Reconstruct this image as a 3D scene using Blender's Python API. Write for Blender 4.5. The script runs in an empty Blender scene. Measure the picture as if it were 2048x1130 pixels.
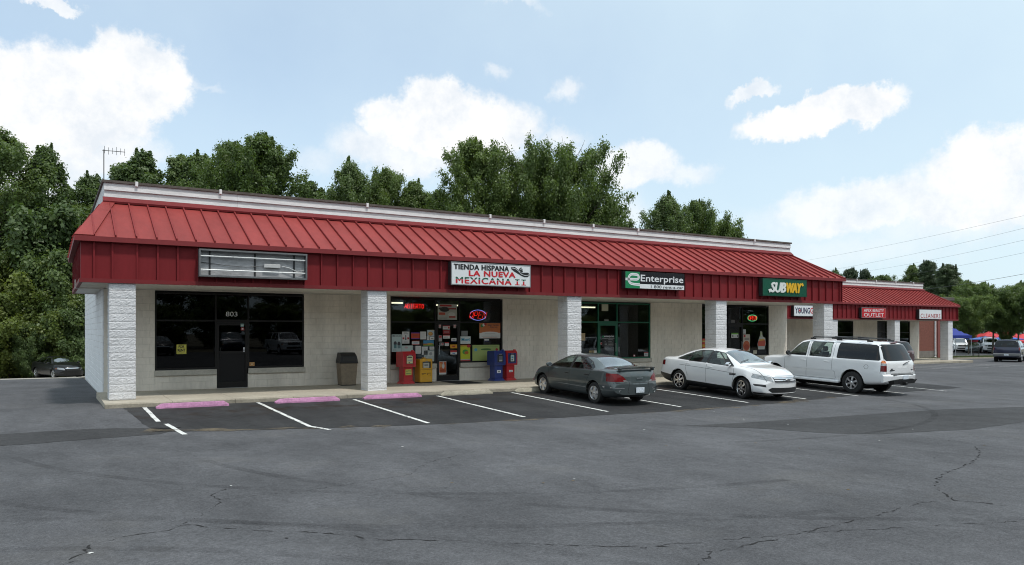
import bpy, bmesh, math, random
import numpy as np
from mathutils import Vector, Matrix
from mathutils.bvhtree import BVHTree
random.seed(7); RNG = np.random.default_rng(7)
SC = bpy.context.scene; COL = SC.collection
R = math.radians

# ------------------------------------------------------------ camera
cd = bpy.data.cameras.new('camera'); cam = bpy.data.objects.new('camera', cd); COL.objects.link(cam)
cam.location = (-1.30, -22.045, 1.948); cam.rotation_euler = (R(90), 0, R(-31.467))
cd.sensor_width = 36; cd.lens = 26.517; cd.shift_y = .0464; cd.clip_end = 3000; cd.clip_start = .05
SC.camera = cam

# ------------------------------------------------------------ light
SUN_EL, SUN_AZ = 66, 163          # azimuth clockwise from +Y (the building's back), so the sun stands in front, to the right
SC.world = bpy.data.worlds.new('World'); SC.world.use_nodes = True
sd = bpy.data.lights.new('sun', 'SUN'); sun = bpy.data.objects.new('sun', sd); COL.objects.link(sun)
sd.energy = 2.0; sd.angle = R(5); sd.color = (1, .96, .9)
_e, _a = R(SUN_EL), R(SUN_AZ)
sdir = Vector((math.sin(_a)*math.cos(_e), math.cos(_a)*math.cos(_e), math.sin(_e)))
sun.rotation_euler = sdir.to_track_quat('Z', 'Y').to_euler(); sun.location = sdir*80
VS = SC.view_settings
VS.view_transform = 'Standard'; VS.look = 'None'; VS.exposure = 0.32; VS.gamma = 1; VS.use_curve_mapping = False
SC.cycles.max_bounces = 7; SC.cycles.transparent_max_bounces = 16; SC.cycles.caustics_reflective = False; SC.cycles.caustics_refractive = False
SC.cycles.use_denoising = True; SC.cycles.filter_width = 1.05; SC.cycles.sample_clamp_indirect = 6

def build_world():
    nt = SC.world.node_tree; N = nt.nodes; L = nt.links; N.clear()
    def nd(t, **k):
        n = N.new(t)
        for a, v in k.items(): setattr(n, a, v)
        return n
    def val(sock, v):
        if hasattr(v, 'node'): L.new(v, sock)
        else: sock.default_value = v
    def mt(op, a, b=None, c=None, clamp=False):
        n = nd('ShaderNodeMath', operation=op, use_clamp=clamp)
        val(n.inputs[0], a)
        if b is not None: val(n.inputs[1], b)
        if c is not None: val(n.inputs[2], c)
        return n.outputs[0]
    def sm(v, a, b, o0=0., o1=1.):
        n = nd('ShaderNodeMapRange', interpolation_type='SMOOTHSTEP'); val(n.inputs[0], v)
        for i, q in enumerate((a, b, o0, o1)): n.inputs[i+1].default_value = q
        return n.outputs[0]
    tc = nd('ShaderNodeTexCoord'); sep = nd('ShaderNodeSeparateXYZ'); L.new(tc.outputs['Generated'], sep.inputs[0])
    az = mt('ARCTAN2', sep.outputs[0], sep.outputs[1]); el = mt('ARCSINE', sep.outputs[2])
    # billowing warp of the direction before the cloud shapes are read
    def noise(scale, det, rough, dist=0.):
        n = nd('ShaderNodeTexNoise'); n.inputs['Scale'].default_value = scale; n.inputs['Detail'].default_value = det
        n.inputs['Roughness'].default_value = rough; n.inputs['Distortion'].default_value = dist
        L.new(tc.outputs['Generated'], n.inputs['Vector']); return n
    w1 = noise(19, 10, .66); s1 = nd('ShaderNodeSeparateXYZ'); L.new(w1.outputs['Color'], s1.inputs[0])
    azw = mt('MULTIPLY_ADD', mt('SUBTRACT', s1.outputs[0], .5), .085, az); elw = mt('MULTIPLY_ADD', mt('SUBTRACT', s1.outputs[1], .5), .072, el)
    cb = nd('ShaderNodeCombineXYZ'); L.new(azw, cb.inputs[0]); L.new(elw, cb.inputs[1])
    CL = [(0.083,0.291,0.0503,0.0435,0,1.0),(0.024,0.258,0.0745,0.0509,0,1.0),(-0.038,0.241,0.0506,0.052,0,1.0),(0.044,0.214,0.0559,0.0332,-10,0.9),(-0.019,0.188,0.0706,0.0485,0,0.8),(0.104,0.209,0.027,0.0229,0,0.6),(0.129,0.297,0.0332,0.0077,0,0.45),(0.165,0.295,0.0228,0.0045,0,0.3),(0.454,0.27,0.069,0.0398,0,1.0),(0.379,0.271,0.0322,0.023,0,0.9),(0.523,0.258,0.0629,0.0341,0,0.95),(0.421,0.232,0.0978,0.0299,0,0.8),(0.619,0.247,0.0303,0.0149,0,0.7),(0.3,0.212,0.0374,0.0215,0,0.4),(0.507,0.215,0.086,0.0316,0,0.6),(0.711,0.21,0.0517,0.025,0,0.8),(0.775,0.201,0.0378,0.0149,0,0.6),(0.695,0.156,0.0389,0.0256,0,0.5),(0.937,0.258,0.0795,0.0195,-8,1.0),(0.97,0.263,0.0442,0.0169,0,0.9),(0.853,0.291,0.0253,0.0087,-18,0.8),(0.621,0.305,0.0198,0.0156,0,0.65),(0.529,0.332,0.0172,0.0107,0,0.5),(1.112,0.188,0.0711,0.0271,-12,0.92),(0.987,0.149,0.0924,0.0282,-5,0.78),(1.105,0.145,0.0766,0.0331,0,0.85),(1.075,0.12,0.0991,0.0283,0,0.5),(0.902,0.13,0.07,0.0245,0,0.35),(0.004,0.357,0.0267,0.008,0,0.8),(0.56,0.408,0.0398,0.0078,10,0.45),(0.97,0.097,0.138,0.024,0,0.35)]
    dens = None
    for (a, e, ra, re, t, s) in CL:
        mp = nd('ShaderNodeMapping', vector_type='TEXTURE'); L.new(cb.outputs[0], mp.inputs[0])
        mp.inputs[1].default_value = (a, e, 0); mp.inputs[2].default_value = (0, 0, R(-t)); mp.inputs[3].default_value = (ra*1.22, re*1.25, 1)
        ln = nd('ShaderNodeVectorMath', operation='LENGTH'); L.new(mp.outputs[0], ln.inputs[0])
        f = mt('MULTIPLY', sm(ln.outputs['Value'], 1.10, .80 if s > .95 else .62 if s > .75 else .15), s)
        dens = f if dens is None else mt('MAXIMUM', dens, f)
    # the rest of the dome carries the same broken fair-weather cloud
    big = noise(2.6, 7, .58)
    away = sm(mt('ABSOLUTE', mt('SUBTRACT', az, .53)), .62, .8)
    high = sm(el, .42, .6); lowz = sm(el, .02, .10)
    anyw = mt('MULTIPLY', mt('MAXIMUM', away, high), lowz)
    dens = mt('MAXIMUM', dens, mt('MULTIPLY', mt('MULTIPLY', sm(big.outputs[0], .5, .6), .8), anyw))
    # thin veil everywhere and denser haze towards the horizon
    veil = noise(3.2, 5, .6)
    vf = mt('MULTIPLY_ADD', veil.outputs[0], .34, .29)
    dt = nd('ShaderNodeVectorMath', operation='DOT_PRODUCT'); L.new(tc.outputs['Generated'], dt.inputs[0]); dt.inputs[1].default_value = sdir[:]
    vf = mt('ADD', vf, sm(dt.outputs['Value'], -.15, .5, 0., .5))      # haze brightens towards the sun
    hz = sm(el, .36, -.02, 0., .42)
    veilf = mt('ADD', vf, hz, clamp=True)
    sky = nd('ShaderNodeTexSky', sky_type='NISHITA', sun_disc=False)
    sky.sun_elevation = R(SUN_EL); sky.sun_rotation = R(SUN_AZ); sky.air_density = 1.0; sky.dust_density = 1.6; sky.ozone_density = 1.2
    bs = nd('ShaderNodeBackground'); L.new(sky.outputs[0], bs.inputs[0]); bs.inputs[1].default_value = .15
    bv = nd('ShaderNodeBackground'); bv.inputs[0].default_value = (.70, .86, .945, 1); bv.inputs[1].default_value = .86
    m1 = nd('ShaderNodeMixShader'); L.new(veilf, m1.inputs[0]); L.new(bs.outputs[0], m1.inputs[1]); L.new(bv.outputs[0], m1.inputs[2])
    shade = noise(17, 9, .66); cr = nd('ShaderNodeValToRGB'); L.new(shade.outputs[0], cr.inputs[0])
    cr.color_ramp.elements[0].position = .34; cr.color_ramp.elements[0].color = (.80, .85, .91, 1)
    cr.color_ramp.elements[1].position = .56; cr.color_ramp.elements[1].color = (1, 1, 1, 1)
    bc = nd('ShaderNodeBackground'); L.new(cr.outputs[0], bc.inputs[0]); bc.inputs[1].default_value = .84
    m2 = nd('ShaderNodeMixShader'); L.new(dens, m2.inputs[0]); L.new(m1.outputs[0], m2.inputs[1]); L.new(bc.outputs[0], m2.inputs[2])
    out = nd('ShaderNodeOutputWorld'); L.new(m2.outputs[0], out.inputs[0])
build_world()
SC.world.cycles.sampling_method = 'MANUAL'; SC.world.cycles.sample_map_resolution = 512

# ------------------------------------------------------------ materials
MT = {}
def nodes_of(name):
    m = bpy.data.materials.new(name); m.use_nodes = True
    nt = m.node_tree; nt.nodes.clear(); return m, nt.nodes, nt.links
def c4(c): return (c[0], c[1], c[2], 1)
def mat(name, col, rough=.6, metal=0., spec=.5, var=0., vs=2., var2=0., vs2=20., bump=0., bs=60., coat=0., emit=None, es=1., det=4, stretch=None, coord='W'):
    """principled material: two scales of colour variation and a fine relief"""
    if name in MT: return MT[name]
    m, N, L = nodes_of(name)
    o = N.new('ShaderNodeOutputMaterial'); b = N.new('ShaderNodeBsdfPrincipled'); L.new(b.outputs[0], o.inputs[0])
    b.inputs['Base Color'].default_value = c4(col); b.inputs['Roughness'].default_value = rough; b.inputs['Metallic'].default_value = metal
    b.inputs['Specular IOR Level'].default_value = spec; b.inputs['Coat Weight'].default_value = coat; b.inputs['Coat Roughness'].default_value = .04
    if emit: b.inputs['Emission Color'].default_value = c4(emit); b.inputs['Emission Strength'].default_value = es
    if var or var2 or bump:
        if coord == 'W':
            g = N.new('ShaderNodeNewGeometry'); vec = g.outputs['Position']
        else:
            g = N.new('ShaderNodeTexCoord'); vec = g.outputs['Object']
        if stretch:
            mp = N.new('ShaderNodeMapping'); mp.inputs['Scale'].default_value = stretch; L.new(vec, mp.inputs[0]); vec = mp.outputs[0]
        src = None
        for v, s in ((var, vs), (var2, vs2)):
            if not v: continue
            n = N.new('ShaderNodeTexNoise'); n.inputs['Scale'].default_value = s; n.inputs['Detail'].default_value = det; n.inputs['Roughness'].default_value = .62
            L.new(vec, n.inputs['Vector'])
            mr = N.new('ShaderNodeMapRange'); L.new(n.outputs[0], mr.inputs[0])
            mr.inputs[1].default_value = .28; mr.inputs[2].default_value = .72; mr.inputs[3].default_value = 1-v; mr.inputs[4].default_value = 1+v
            if src is None: src = mr.outputs[0]
            else:
                x = N.new('ShaderNodeMath'); x.operation = 'MULTIPLY'; L.new(src, x.inputs[0]); L.new(mr.outputs[0], x.inputs[1]); src = x.outputs[0]
        if src is not None:
            vm = N.new('ShaderNodeVectorMath'); vm.operation = 'SCALE'; vm.inputs[0].default_value = col[:3]; L.new(src, vm.inputs['Scale'])
            L.new(vm.outputs[0], b.inputs['Base Color'])
        if bump:
            n = N.new('ShaderNodeTexNoise'); n.inputs['Scale'].default_value = bs; n.inputs['Detail'].default_value = 6; n.inputs['Roughness'].default_value = .65
            L.new(vec, n.inputs['Vector'])
            bp = N.new('ShaderNodeBump'); bp.inputs['Strength'].default_value = bump; bp.inputs['Distance'].default_value = .02
            L.new(n.outputs[0], bp.inputs['Height']); L.new(bp.outputs[0], b.inputs['Normal'])
    MT[name] = m; return m

def glass(name, tint=(.25, .28, .28), rough=.01, ior=1.5, extra=0., k=1.85):
    """thin sheet: part of the light is mirrored by Fresnel, the rest passes through a tint"""
    if name in MT: return MT[name]
    m, N, L = nodes_of(name)
    o = N.new('ShaderNodeOutputMaterial'); mx = N.new('ShaderNodeMixShader'); t = N.new('ShaderNodeBsdfTransparent'); g = N.new('ShaderNodeBsdfGlossy')
    t.inputs[0].default_value = c4(tint); g.inputs[0].default_value = (.95, .97, 1, 1); g.inputs['Roughness'].default_value = rough
    f = N.new('ShaderNodeFresnel'); g0 = N.new('ShaderNodeNewGeometry'); ir = N.new('ShaderNodeMapRange')      # the same mirroring from either side of the sheet
    L.new(g0.outputs['Backfacing'], ir.inputs[0]); ir.inputs[3].default_value = ior; ir.inputs[4].default_value = 1/ior; L.new(ir.outputs[0], f.inputs[0])
    a = N.new('ShaderNodeMath'); a.operation = 'MULTIPLY_ADD'; a.use_clamp = True; L.new(f.outputs[0], a.inputs[0]); a.inputs[1].default_value = k; a.inputs[2].default_value = extra    # both faces of the pane mirror
    L.new(a.outputs[0], mx.inputs[0]); L.new(t.outputs[0], mx.inputs[1]); L.new(g.outputs[0], mx.inputs[2]); L.new(mx.outputs[0], o.inputs[0])
    MT[name] = m; return m

# ------------------------------------------------------------ mesh helpers
class MB:
    def __init__(s): s.v = []; s.f = []; s.mi = []; s.cm = 0
    def add(s, vs, fs):
        b = len(s.v); s.v += [tuple(p) for p in vs]; s.f += [tuple(i+b for i in f) for f in fs]; s.mi += [s.cm]*len(fs); return s
    def box(s, x0, x1, y0, y1, z0, z1):
        return s.add([(x0,y0,z0),(x1,y0,z0),(x1,y1,z0),(x0,y1,z0),(x0,y0,z1),(x1,y0,z1),(x1,y1,z1),(x0,y1,z1)],
                     [(0,3,2,1),(4,5,6,7),(0,1,5,4),(1,2,6,5),(2,3,7,6),(3,0,4,7)])
    def cbox(s, x0, x1, y0, y1, z0, z1, c=.01):
        """box with chamfered edges"""
        bm = bmesh.new(); bmesh.ops.create_cube(bm, size=1)
        for v in bm.verts: v.co = ((x0+x1)/2+v.co.x*(x1-x0), (y0+y1)/2+v.co.y*(y1-y0), (z0+z1)/2+v.co.z*(z1-z0))
        bmesh.ops.bevel(bm, geom=bm.edges[:], offset=c, segments=1, affect='EDGES')
        bm.verts.index_update(); s.add([v.co[:] for v in bm.verts], [[v.index for v in f.verts] for f in bm.faces]); bm.free(); return s
    def hexa(s, p):
        """eight corners: bottom ring then top ring"""
        return s.add(p, [(0,3,2,1),(4,5,6,7),(0,1,5,4),(1,2,6,5),(2,3,7,6),(3,0,4,7)])
    def prism(s, poly, axis, a, b):
        """polygon in the two other axes, extruded along axis from a to b"""
        n = len(poly); f = {'x': lambda p, t: (t, p[0], p[1]), 'y': lambda p, t: (p[0], t, p[1]), 'z': lambda p, t: (p[0], p[1], t)}[axis]
        vs = [f(p, a) for p in poly] + [f(p, b) for p in poly]
        return s.add(vs, [tuple(range(n))[::-1], tuple(range(n, 2*n))] + [(i, (i+1) % n, n+(i+1) % n, n+i) for i in range(n)])
    def tube(s, path, r, n=6, cap=True):
        P = [Vector(p) for p in path]; b = len(s.v); rs = r if hasattr(r, '__len__') else [r]*len(P); up = Vector((0, 0, 1)); vs = []
        for i, p in enumerate(P):
            d = (P[min(i+1, len(P)-1)]-P[max(i-1, 0)]).normalized()
            u = d.cross(up if abs(d.z) < .95 else Vector((1, 0, 0))).normalized(); w = d.cross(u)
            vs += [p+(u*math.cos(2*math.pi*k/n)+w*math.sin(2*math.pi*k/n))*rs[i] for k in range(n)]
        fs = [(i*n+k, i*n+(k+1) % n, (i+1)*n+(k+1) % n, (i+1)*n+k) for i in range(len(P)-1) for k in range(n)]
        if cap: fs += [tuple(range(n))[::-1], tuple((len(P)-1)*n+k for k in range(n))]
        return s.add(vs, fs)
    def lathe(s, prof, n=24, axis='z', c=(0, 0, 0)):
        vs = []
        for r, h in prof:
            for k in range(n):
                a = 2*math.pi*k/n; x, y = r*math.cos(a), r*math.sin(a)
                p = (x, y, h) if axis == 'z' else (x, h, y) if axis == 'y' else (h, x, y)
                vs.append((c[0]+p[0], c[1]+p[1], c[2]+p[2]))
        fs = [(i*n+k, i*n+(k+1) % n, (i+1)*n+(k+1) % n, (i+1)*n+k) for i in range(len(prof)-1) for k in range(n)]
        return s.add(vs, fs)
    def strip(s, L0, L1):
        n = len(L0); return s.add(list(L0)+list(L1), [(i, i+1, n+i+1, n+i) for i in range(n-1)])
    def mesh(s, name, mats, smooth=False):
        me = bpy.data.meshes.new(name); me.from_pydata(s.v, [], s.f)
        for m in (mats if isinstance(mats, (list, tuple)) else [mats]): me.materials.append(m)
        if any(s.mi): me.polygons.foreach_set('material_index', s.mi)
        bm = bmesh.new(); bm.from_mesh(me); bmesh.ops.recalc_face_normals(bm, faces=bm.faces[:]); bm.to_mesh(me); bm.free()
        if smooth:
            me.polygons.foreach_set('use_smooth', [True]*len(me.polygons)); me.set_sharp_from_angle(angle=R(38))
        me.update(); return me
    def obj(s, name, mats, parent=None, smooth=False): return link(name, s.mesh(name, mats, smooth), parent)

def link(name, me, parent=None, loc=None, rot=None, scale=None):
    o = bpy.data.objects.new(name, me); COL.objects.link(o)
    if parent is not None: o.parent = parent
    if loc is not None: o.location = loc
    if rot is not None: o.rotation_euler = rot
    if scale is not None: o.scale = scale
    return o
def tag(o, label, cat, group=None):
    o['label'] = label; o['category'] = cat
    if group: o['group'] = group
    return o
def struct(o): o['kind'] = 'structure'; return o
def stuff(o): o['kind'] = 'stuff'; return o
def thing(name, label, cat, loc=(0, 0, 0), rotz=0., group=None):
    o = bpy.data.objects.new(name, None); COL.objects.link(o); o.location = loc; o.rotation_euler = (0, 0, rotz); o.empty_display_size = .2
    return tag(o, label, cat, group)
def copy_tree(o, parent=None):
    c = o.copy(); COL.objects.link(c); c.parent = parent
    for ch in list(o.children): copy_tree(ch, c)
    return c
def text_poly(body, w, h, bold=0., shear=0., space=1.):
    """flat letters as (verts, faces) fitted to a w x h rectangle, lower left at the origin, in the x-z plane facing -y"""
    cu = bpy.data.curves.new('t', 'FONT'); cu.body = body; cu.size = 1; cu.offset = bold; cu.shear = shear; cu.space_character = space; cu.resolution_u = 3
    o = bpy.data.objects.new('t', cu); COL.objects.link(o); dg = bpy.context.evaluated_depsgraph_get(); dg.update()
    me = bpy.data.meshes.new_from_object(o.evaluated_get(dg)); V = [v.co[:] for v in me.vertices]; F = [tuple(p.vertices) for p in me.polygons]
    bpy.data.objects.remove(o); bpy.data.curves.remove(cu); bpy.data.meshes.remove(me)
    A = np.array(V); lo = A.min(0); hi = A.max(0)
    return [((p[0]-lo[0])/(hi[0]-lo[0])*w, 0., (p[1]-lo[1])/(hi[1]-lo[1])*h) for p in V], F
def text(mb, body, x, y, z, w, h, depth=0., **k):
    V, F = text_poly(body, w, h, **k)
    if not depth: return mb.add([(x+p[0], y, z+p[2]) for p in V], F)
    bm = bmesh.new(); vs = [bm.verts.new((x+p[0], y, z+p[2])) for p in V]
    for f in F:
        try: bm.faces.new([vs[i] for i in f])
        except ValueError: pass
    r = bmesh.ops.extrude_face_region(bm, geom=bm.faces[:])
    for v in r['geom']:
        if isinstance(v, bmesh.types.BMVert): v.co.y -= depth
    bm.verts.index_update(); mb.add([v.co[:] for v in bm.verts], [[v.index for v in f.verts] for f in bm.faces]); bm.free(); return mb
def clampf(v, a, b): return max(a, min(b, v))
def sstep(a, b, x): t = clampf((x-a)/(b-a), 0, 1); return t*t*(3-2*t)

# ------------------------------------------------------------ lie of the land: falls away from the shops, to the right and behind the left corner
def along(X): return -.006*clampf(X, 0, 20)-.012*clampf(X-20, 0, 30)-.0095*clampf(X-50, 0, 70)
def gz(X, Y):
    z = along(X)
    if Y < -.9: z += -.035*min(-Y-.9, 5.6)+.012*clampf(-Y-6.5, 0, 16)
    elif Y > 0:
        w = 1-sstep(0, 25, X)
        z += w*(-.014*clampf(Y, 0, 17)-.05*clampf(Y-17, 0, 30))
    return z
def walk_z(X): return .13+along(X)

# ============================================================ GROUND
def asphalt(name, c0, c1, blot=.35, tint=(.62, .56, .45), tintf=.0, rough=.86, stain=0.):
    m, N, L = nodes_of(name)
    def nd(t): return N.new(t)
    o = nd('ShaderNodeOutputMaterial'); b = nd('ShaderNodeBsdfPrincipled'); L.new(b.outputs[0], o.inputs[0])
    g = nd('ShaderNodeNewGeometry')
    def noise(s, d=5, r=.6, st=None):
        n = nd('ShaderNodeTexNoise'); n.inputs['Scale'].default_value = s; n.inputs['Detail'].default_value = d; n.inputs['Roughness'].default_value = r
        if st:
            mp = nd('ShaderNodeMapping'); mp.inputs['Scale'].default_value = st; mp.inputs['Rotation'].default_value = (0, 0, .5); L.new(g.outputs['Position'], mp.inputs[0]); L.new(mp.outputs[0], n.inputs['Vector'])
        else: L.new(g.outputs['Position'], n.inputs['Vector'])
        return n.outputs[0]
    def mr(v, a, b_, c, d):
        n = nd('ShaderNodeMapRange'); L.new(v, n.inputs[0])
        for i, q in enumerate((a, b_, c, d)): n.inputs[i+1].default_value = q
        return n.outputs[0]
    def mul(a, b_):
        n = nd('ShaderNodeMath'); n.operation = 'MULTIPLY'; L.new(a, n.inputs[0]); L.new(b_, n.inputs[1]); return n.outputs[0]
    big = mr(noise(.22, 6, .62), .3, .7, 1-blot*.55, 1+blot*.55)
    mid = mr(noise(1.6, 6, .66, (1., .35, 1)), .3, .7, 1-blot*.4, 1+blot*.4)
    fine = mr(noise(34, 4, .7), .25, .75, .66, 1.34)
    vo = nd('ShaderNodeTexVoronoi'); vo.inputs['Scale'].default_value = 105; L.new(g.outputs['Position'], vo.inputs['Vector'])
    sp = mr(vo.outputs['Distance'], .05, .55, 1.28, .82)
    f = mul(mul(mul(big, mid), mul(fine, sp)), mr(noise(8.5, 4, .7), .3, .7, .86, 1.14))
    mix = nd('ShaderNodeMix'); mix.data_type = 'RGBA'; L.new(mr(noise(.5, 5, .6), .35, .65, 0, 1), mix.inputs['Factor'])
    mix.inputs['A'].default_value = c4(c0); mix.inputs['B'].default_value = c4(c1)
    vm = nd('ShaderNodeVectorMath'); vm.operation = 'SCALE'; L.new(mix.outputs['Result'], vm.inputs[0]); L.new(f, vm.inputs['Scale']); col = vm.outputs[0]
    # bright chips of worn aggregate
    chips = nd('ShaderNodeTexVoronoi'); chips.inputs['Scale'].default_value = 17; chips.inputs['Randomness'].default_value = 1; L.new(g.outputs['Position'], chips.inputs['Vector'])
    cm = mul(mr(chips.outputs['Distance'], .045, .02, 0, 1), mr(noise(.9, 4, .6), .5, .68, 0, .8))
    mx = nd('ShaderNodeMix'); mx.data_type = 'RGBA'; L.new(cm, mx.inputs['Factor']); L.new(col, mx.inputs['A']); mx.inputs['B'].default_value = (.42, .38, .31, 1); col = mx.outputs['Result']
    if tintf:
        mx = nd('ShaderNodeMix'); mx.data_type = 'RGBA'; L.new(mr(noise(.42, 7, .66), .55, .72, 0, tintf), mx.inputs['Factor']); L.new(col, mx.inputs['A'])
        mx.inputs['B'].default_value = c4([x*.32 for x in tint]); col = mx.outputs['Result']
    if stain:                                    # oil and rust drips where the cars stand
        sx = nd('ShaderNodeSeparateXYZ'); L.new(g.outputs['Position'], sx.inputs[0])
        band = mul(mr(sx.outputs[1], -3.6, -2.7, 0, 1), mr(sx.outputs[1], -1.3, -1.7, 0, 1))
        sm = mul(band, mr(noise(.75, 6, .7), .5, .62, 0, stain))
        mx = nd('ShaderNodeMix'); mx.data_type = 'RGBA'; L.new(sm, mx.inputs['Factor']); L.new(col, mx.inputs['A']); mx.inputs['B'].default_value = (.03, .021, .016, 1); col = mx.outputs['Result']
    L.new(col, b.inputs['Base Color'])
    L.new(mr(noise(1.1, 5, .65), .3, .7, rough-.16, rough+.06), b.inputs['Roughness']); b.inputs['Specular IOR Level'].default_value = .12
    bn = nd('ShaderNodeBump'); bn.inputs['Strength'].default_value = .55; bn.inputs['Distance'].default_value = .008
    L.new(mul(vo.outputs['Distance'], fine), bn.inputs['Height']); L.new(bn.outputs[0], b.inputs['Normal'])
    MT[name] = m; return m

M_LOT = asphalt('worn_asphalt', (.113, .114, .121), (.098, .099, .105), blot=.42, tintf=.12)
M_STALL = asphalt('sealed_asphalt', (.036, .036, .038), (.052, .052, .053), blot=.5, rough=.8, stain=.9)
M_PATCH = asphalt('patched_asphalt', (.056, .056, .058), (.068, .068, .070), blot=.28, rough=.82)
M_CONC = mat('walk_concrete', (.40, .36, .29), .9, var=.16, vs=.8, var2=.14, vs2=14, bump=.35, bs=90)
M_CURB = mat('curb_concrete', (.33, .295, .235), .92, var=.28, vs=1.2, var2=.2, vs2=18, bump=.5, bs=70)
M_ALLEY = mat('alley_concrete', (.36, .34, .30), .9, var=.18, vs=.5, var2=.12, vs2=8, bump=.2, bs=40)
M_LINE = mat('line_paint', (.66, .66, .64), .8, var=.14, vs=3, var2=.2, vs2=38, det=6)
def wear(m, s, lo, hi):
    """worn-through spots: the sheet below shows where the paint is gone"""
    N, L = m.node_tree.nodes, m.node_tree.links; o = [n for n in N if n.type == 'OUTPUT_MATERIAL'][0]; src = o.inputs[0].links[0].from_socket
    t = N.new('ShaderNodeBsdfTransparent'); mx = N.new('ShaderNodeMixShader'); g = N.new('ShaderNodeNewGeometry'); n = N.new('ShaderNodeTexNoise'); n.inputs['Scale'].default_value = s; n.inputs['Detail'].default_value = 7; n.inputs['Roughness'].default_value = .7; L.new(g.outputs['Position'], n.inputs['Vector'])
    mr = N.new('ShaderNodeMapRange'); L.new(n.outputs[0], mr.inputs[0]); mr.inputs[1].default_value = lo; mr.inputs[2].default_value = hi
    L.new(mr.outputs[0], mx.inputs[0]); L.new(t.outputs[0], mx.inputs[1]); L.new(src, mx.inputs[2]); L.new(mx.outputs[0], o.inputs[0])
wear(M_LINE, 9, .36, .46)
M_SOIL = mat('leaf_litter', (.10, .085, .05), .95, var=.35, vs=.4, var2=.3, vs2=6, bump=.4, bs=20)
M_GRASS = mat('turf', (.115, .125, .045), .95, var=.3, vs=.6, var2=.3, vs2=9, bump=.5, bs=30)

def sheet(xs, ys, dz, inside=None):
    """ground-following sheet over the grid lines xs, ys"""
    mb = MB(); nx, ny = len(xs), len(ys)
    mb.v = [(x, y, gz(x, y)+dz) for y in ys for x in xs]
    for j in range(ny-1):
        for i in range(nx-1):
            if inside is None or inside((xs[i]+xs[i+1])/2, (ys[j]+ys[j+1])/2): mb.f.append((j*nx+i, j*nx+i+1, (j+1)*nx+i+1, (j+1)*nx+i)); mb.mi.append(0)
    return mb
def lin(a, b, n): return [a+(b-a)*i/n for i in range(n+1)]
GX = [-600, -300, -150, -80]+lin(-50, 130, 90)+[170, 250, 400, 700]
GY = [-500, -250, -120, -60]+lin(-40, 70, 74)+[90, 130, 200, 350, 700]
ground = struct(sheet(GX, GY, -.05).obj('ground', M_SOIL)); ground.data.polygons.foreach_set('use_smooth', [True]*len(ground.data.polygons))
def lot_in(x, y):
    if x > 59.5: return y < 15
    if x < 0: return y < 27+.12*x
    return y < 4 or (x > 28 and y < 14)
XS = sorted(set([round(v, 3) for v in lin(-70, -4, 33)+lin(-4, 31, 70)+lin(31, 59.5, 38)+lin(59.5, 120, 30)+[0, 20, 50]]))
YS_ = sorted(set([round(v, 3) for v in lin(-45, -24, 8)+lin(-24, 4, 70)+lin(4, 27, 30)+[-.9, -6.5, 0, 9.1, 14, 15]]))
lot = struct(sheet(XS, YS_, 0, lot_in).obj('parking_lot', M_LOT)); lot.data.polygons.foreach_set('use_smooth', [True]*len(lot.data.polygons))
struct(sheet(lin(-75, 0, 30)+[6, 14], lin(20, 47, 27), .004-.0, lambda x, y: y >= 27+.12*x).obj('back_alley', M_ALLEY))
struct(sheet(lin(59.8, 130, 30), lin(15.15, 18.5, 4), .05).obj('grass_verge', M_GRASS))
struct(sheet(lin(59.8, 140, 30), lin(18.5, 60, 20), .0).obj('side_road', asphalt('road_asphalt', (.13, .13, .13), (.11, .11, .11))))
kb = MB(); kx = lin(59.7, 130, 30)
for a, b in zip(kx[:-1], kx[1:]):
    za, zb = gz(a, 15), gz(b, 15); kb.hexa([(a, 15, za-.1), (b, 15, zb-.1), (b, 15.15, zb-.1), (a, 15.15, za-.1), (a, 15, za+.11), (b, 15, zb+.11), (b, 15.15, zb+.11), (a, 15.15, za+.11)])
struct(kb.obj('verge_kerb', M_CURB))

def poly_sheet(name, poly, dz, m, parent, cell=.7, rag=.0):
    """irregular sheet: the outline gets ragged, the inside is fanned out over small cells so that it follows the ground"""
    P = []
    for i, p in enumerate(poly):
        q = poly[(i+1) % len(poly)]; n = max(1, int(math.dist(p, q)/.25))
        for k in range(n):
            t = k/n; P.append((p[0]+(q[0]-p[0])*t+random.gauss(0, rag), p[1]+(q[1]-p[1])*t+random.gauss(0, rag)))
    bm = bmesh.new(); f = bm.faces.new([bm.verts.new((x, y, 0)) for x, y in P])
    xs = [p[0] for p in P]; ys = [p[1] for p in P]
    for ax, lo, hi in ((0, min(xs), max(xs)), (1, min(ys), max(ys))):
        for t in lin(lo, hi, max(2, int((hi-lo)/cell)))[1:-1]:
            no = (1, 0, 0) if ax == 0 else (0, 1, 0); co = (t, 0, 0) if ax == 0 else (0, t, 0)
            bmesh.ops.bisect_plane(bm, geom=bm.verts[:]+bm.edges[:]+bm.faces[:], plane_co=co, plane_no=no)
    for t in (-.9, -6.5): bmesh.ops.bisect_plane(bm, geom=bm.verts[:]+bm.edges[:]+bm.faces[:], plane_co=(0, t, 0), plane_no=(0, 1, 0))
    for v in bm.verts: v.co.z = gz(v.co.x, v.co.y)+dz
    bmesh.ops.recalc_face_normals(bm, faces=bm.faces[:])
    for f in bm.faces:
        if f.normal.z < 0: f.normal_flip()
        f.smooth = True
    me = bpy.data.meshes.new(name); bm.to_mesh(me); bm.free(); me.materials.append(m); return link(name, me, parent)
struct(poly_sheet('parking_bays', [(.25, -.9), (30.6, -.9), (30.4, -5.4), (26, -5.75), (21.9, -6.0), (18, -6.55), (12.9, -6.75), (8.6, -6.45), (6.2, -6.3), (3.7, -5.85), (.5, -5.0)], .004, M_STALL, None, rag=.02))
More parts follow.
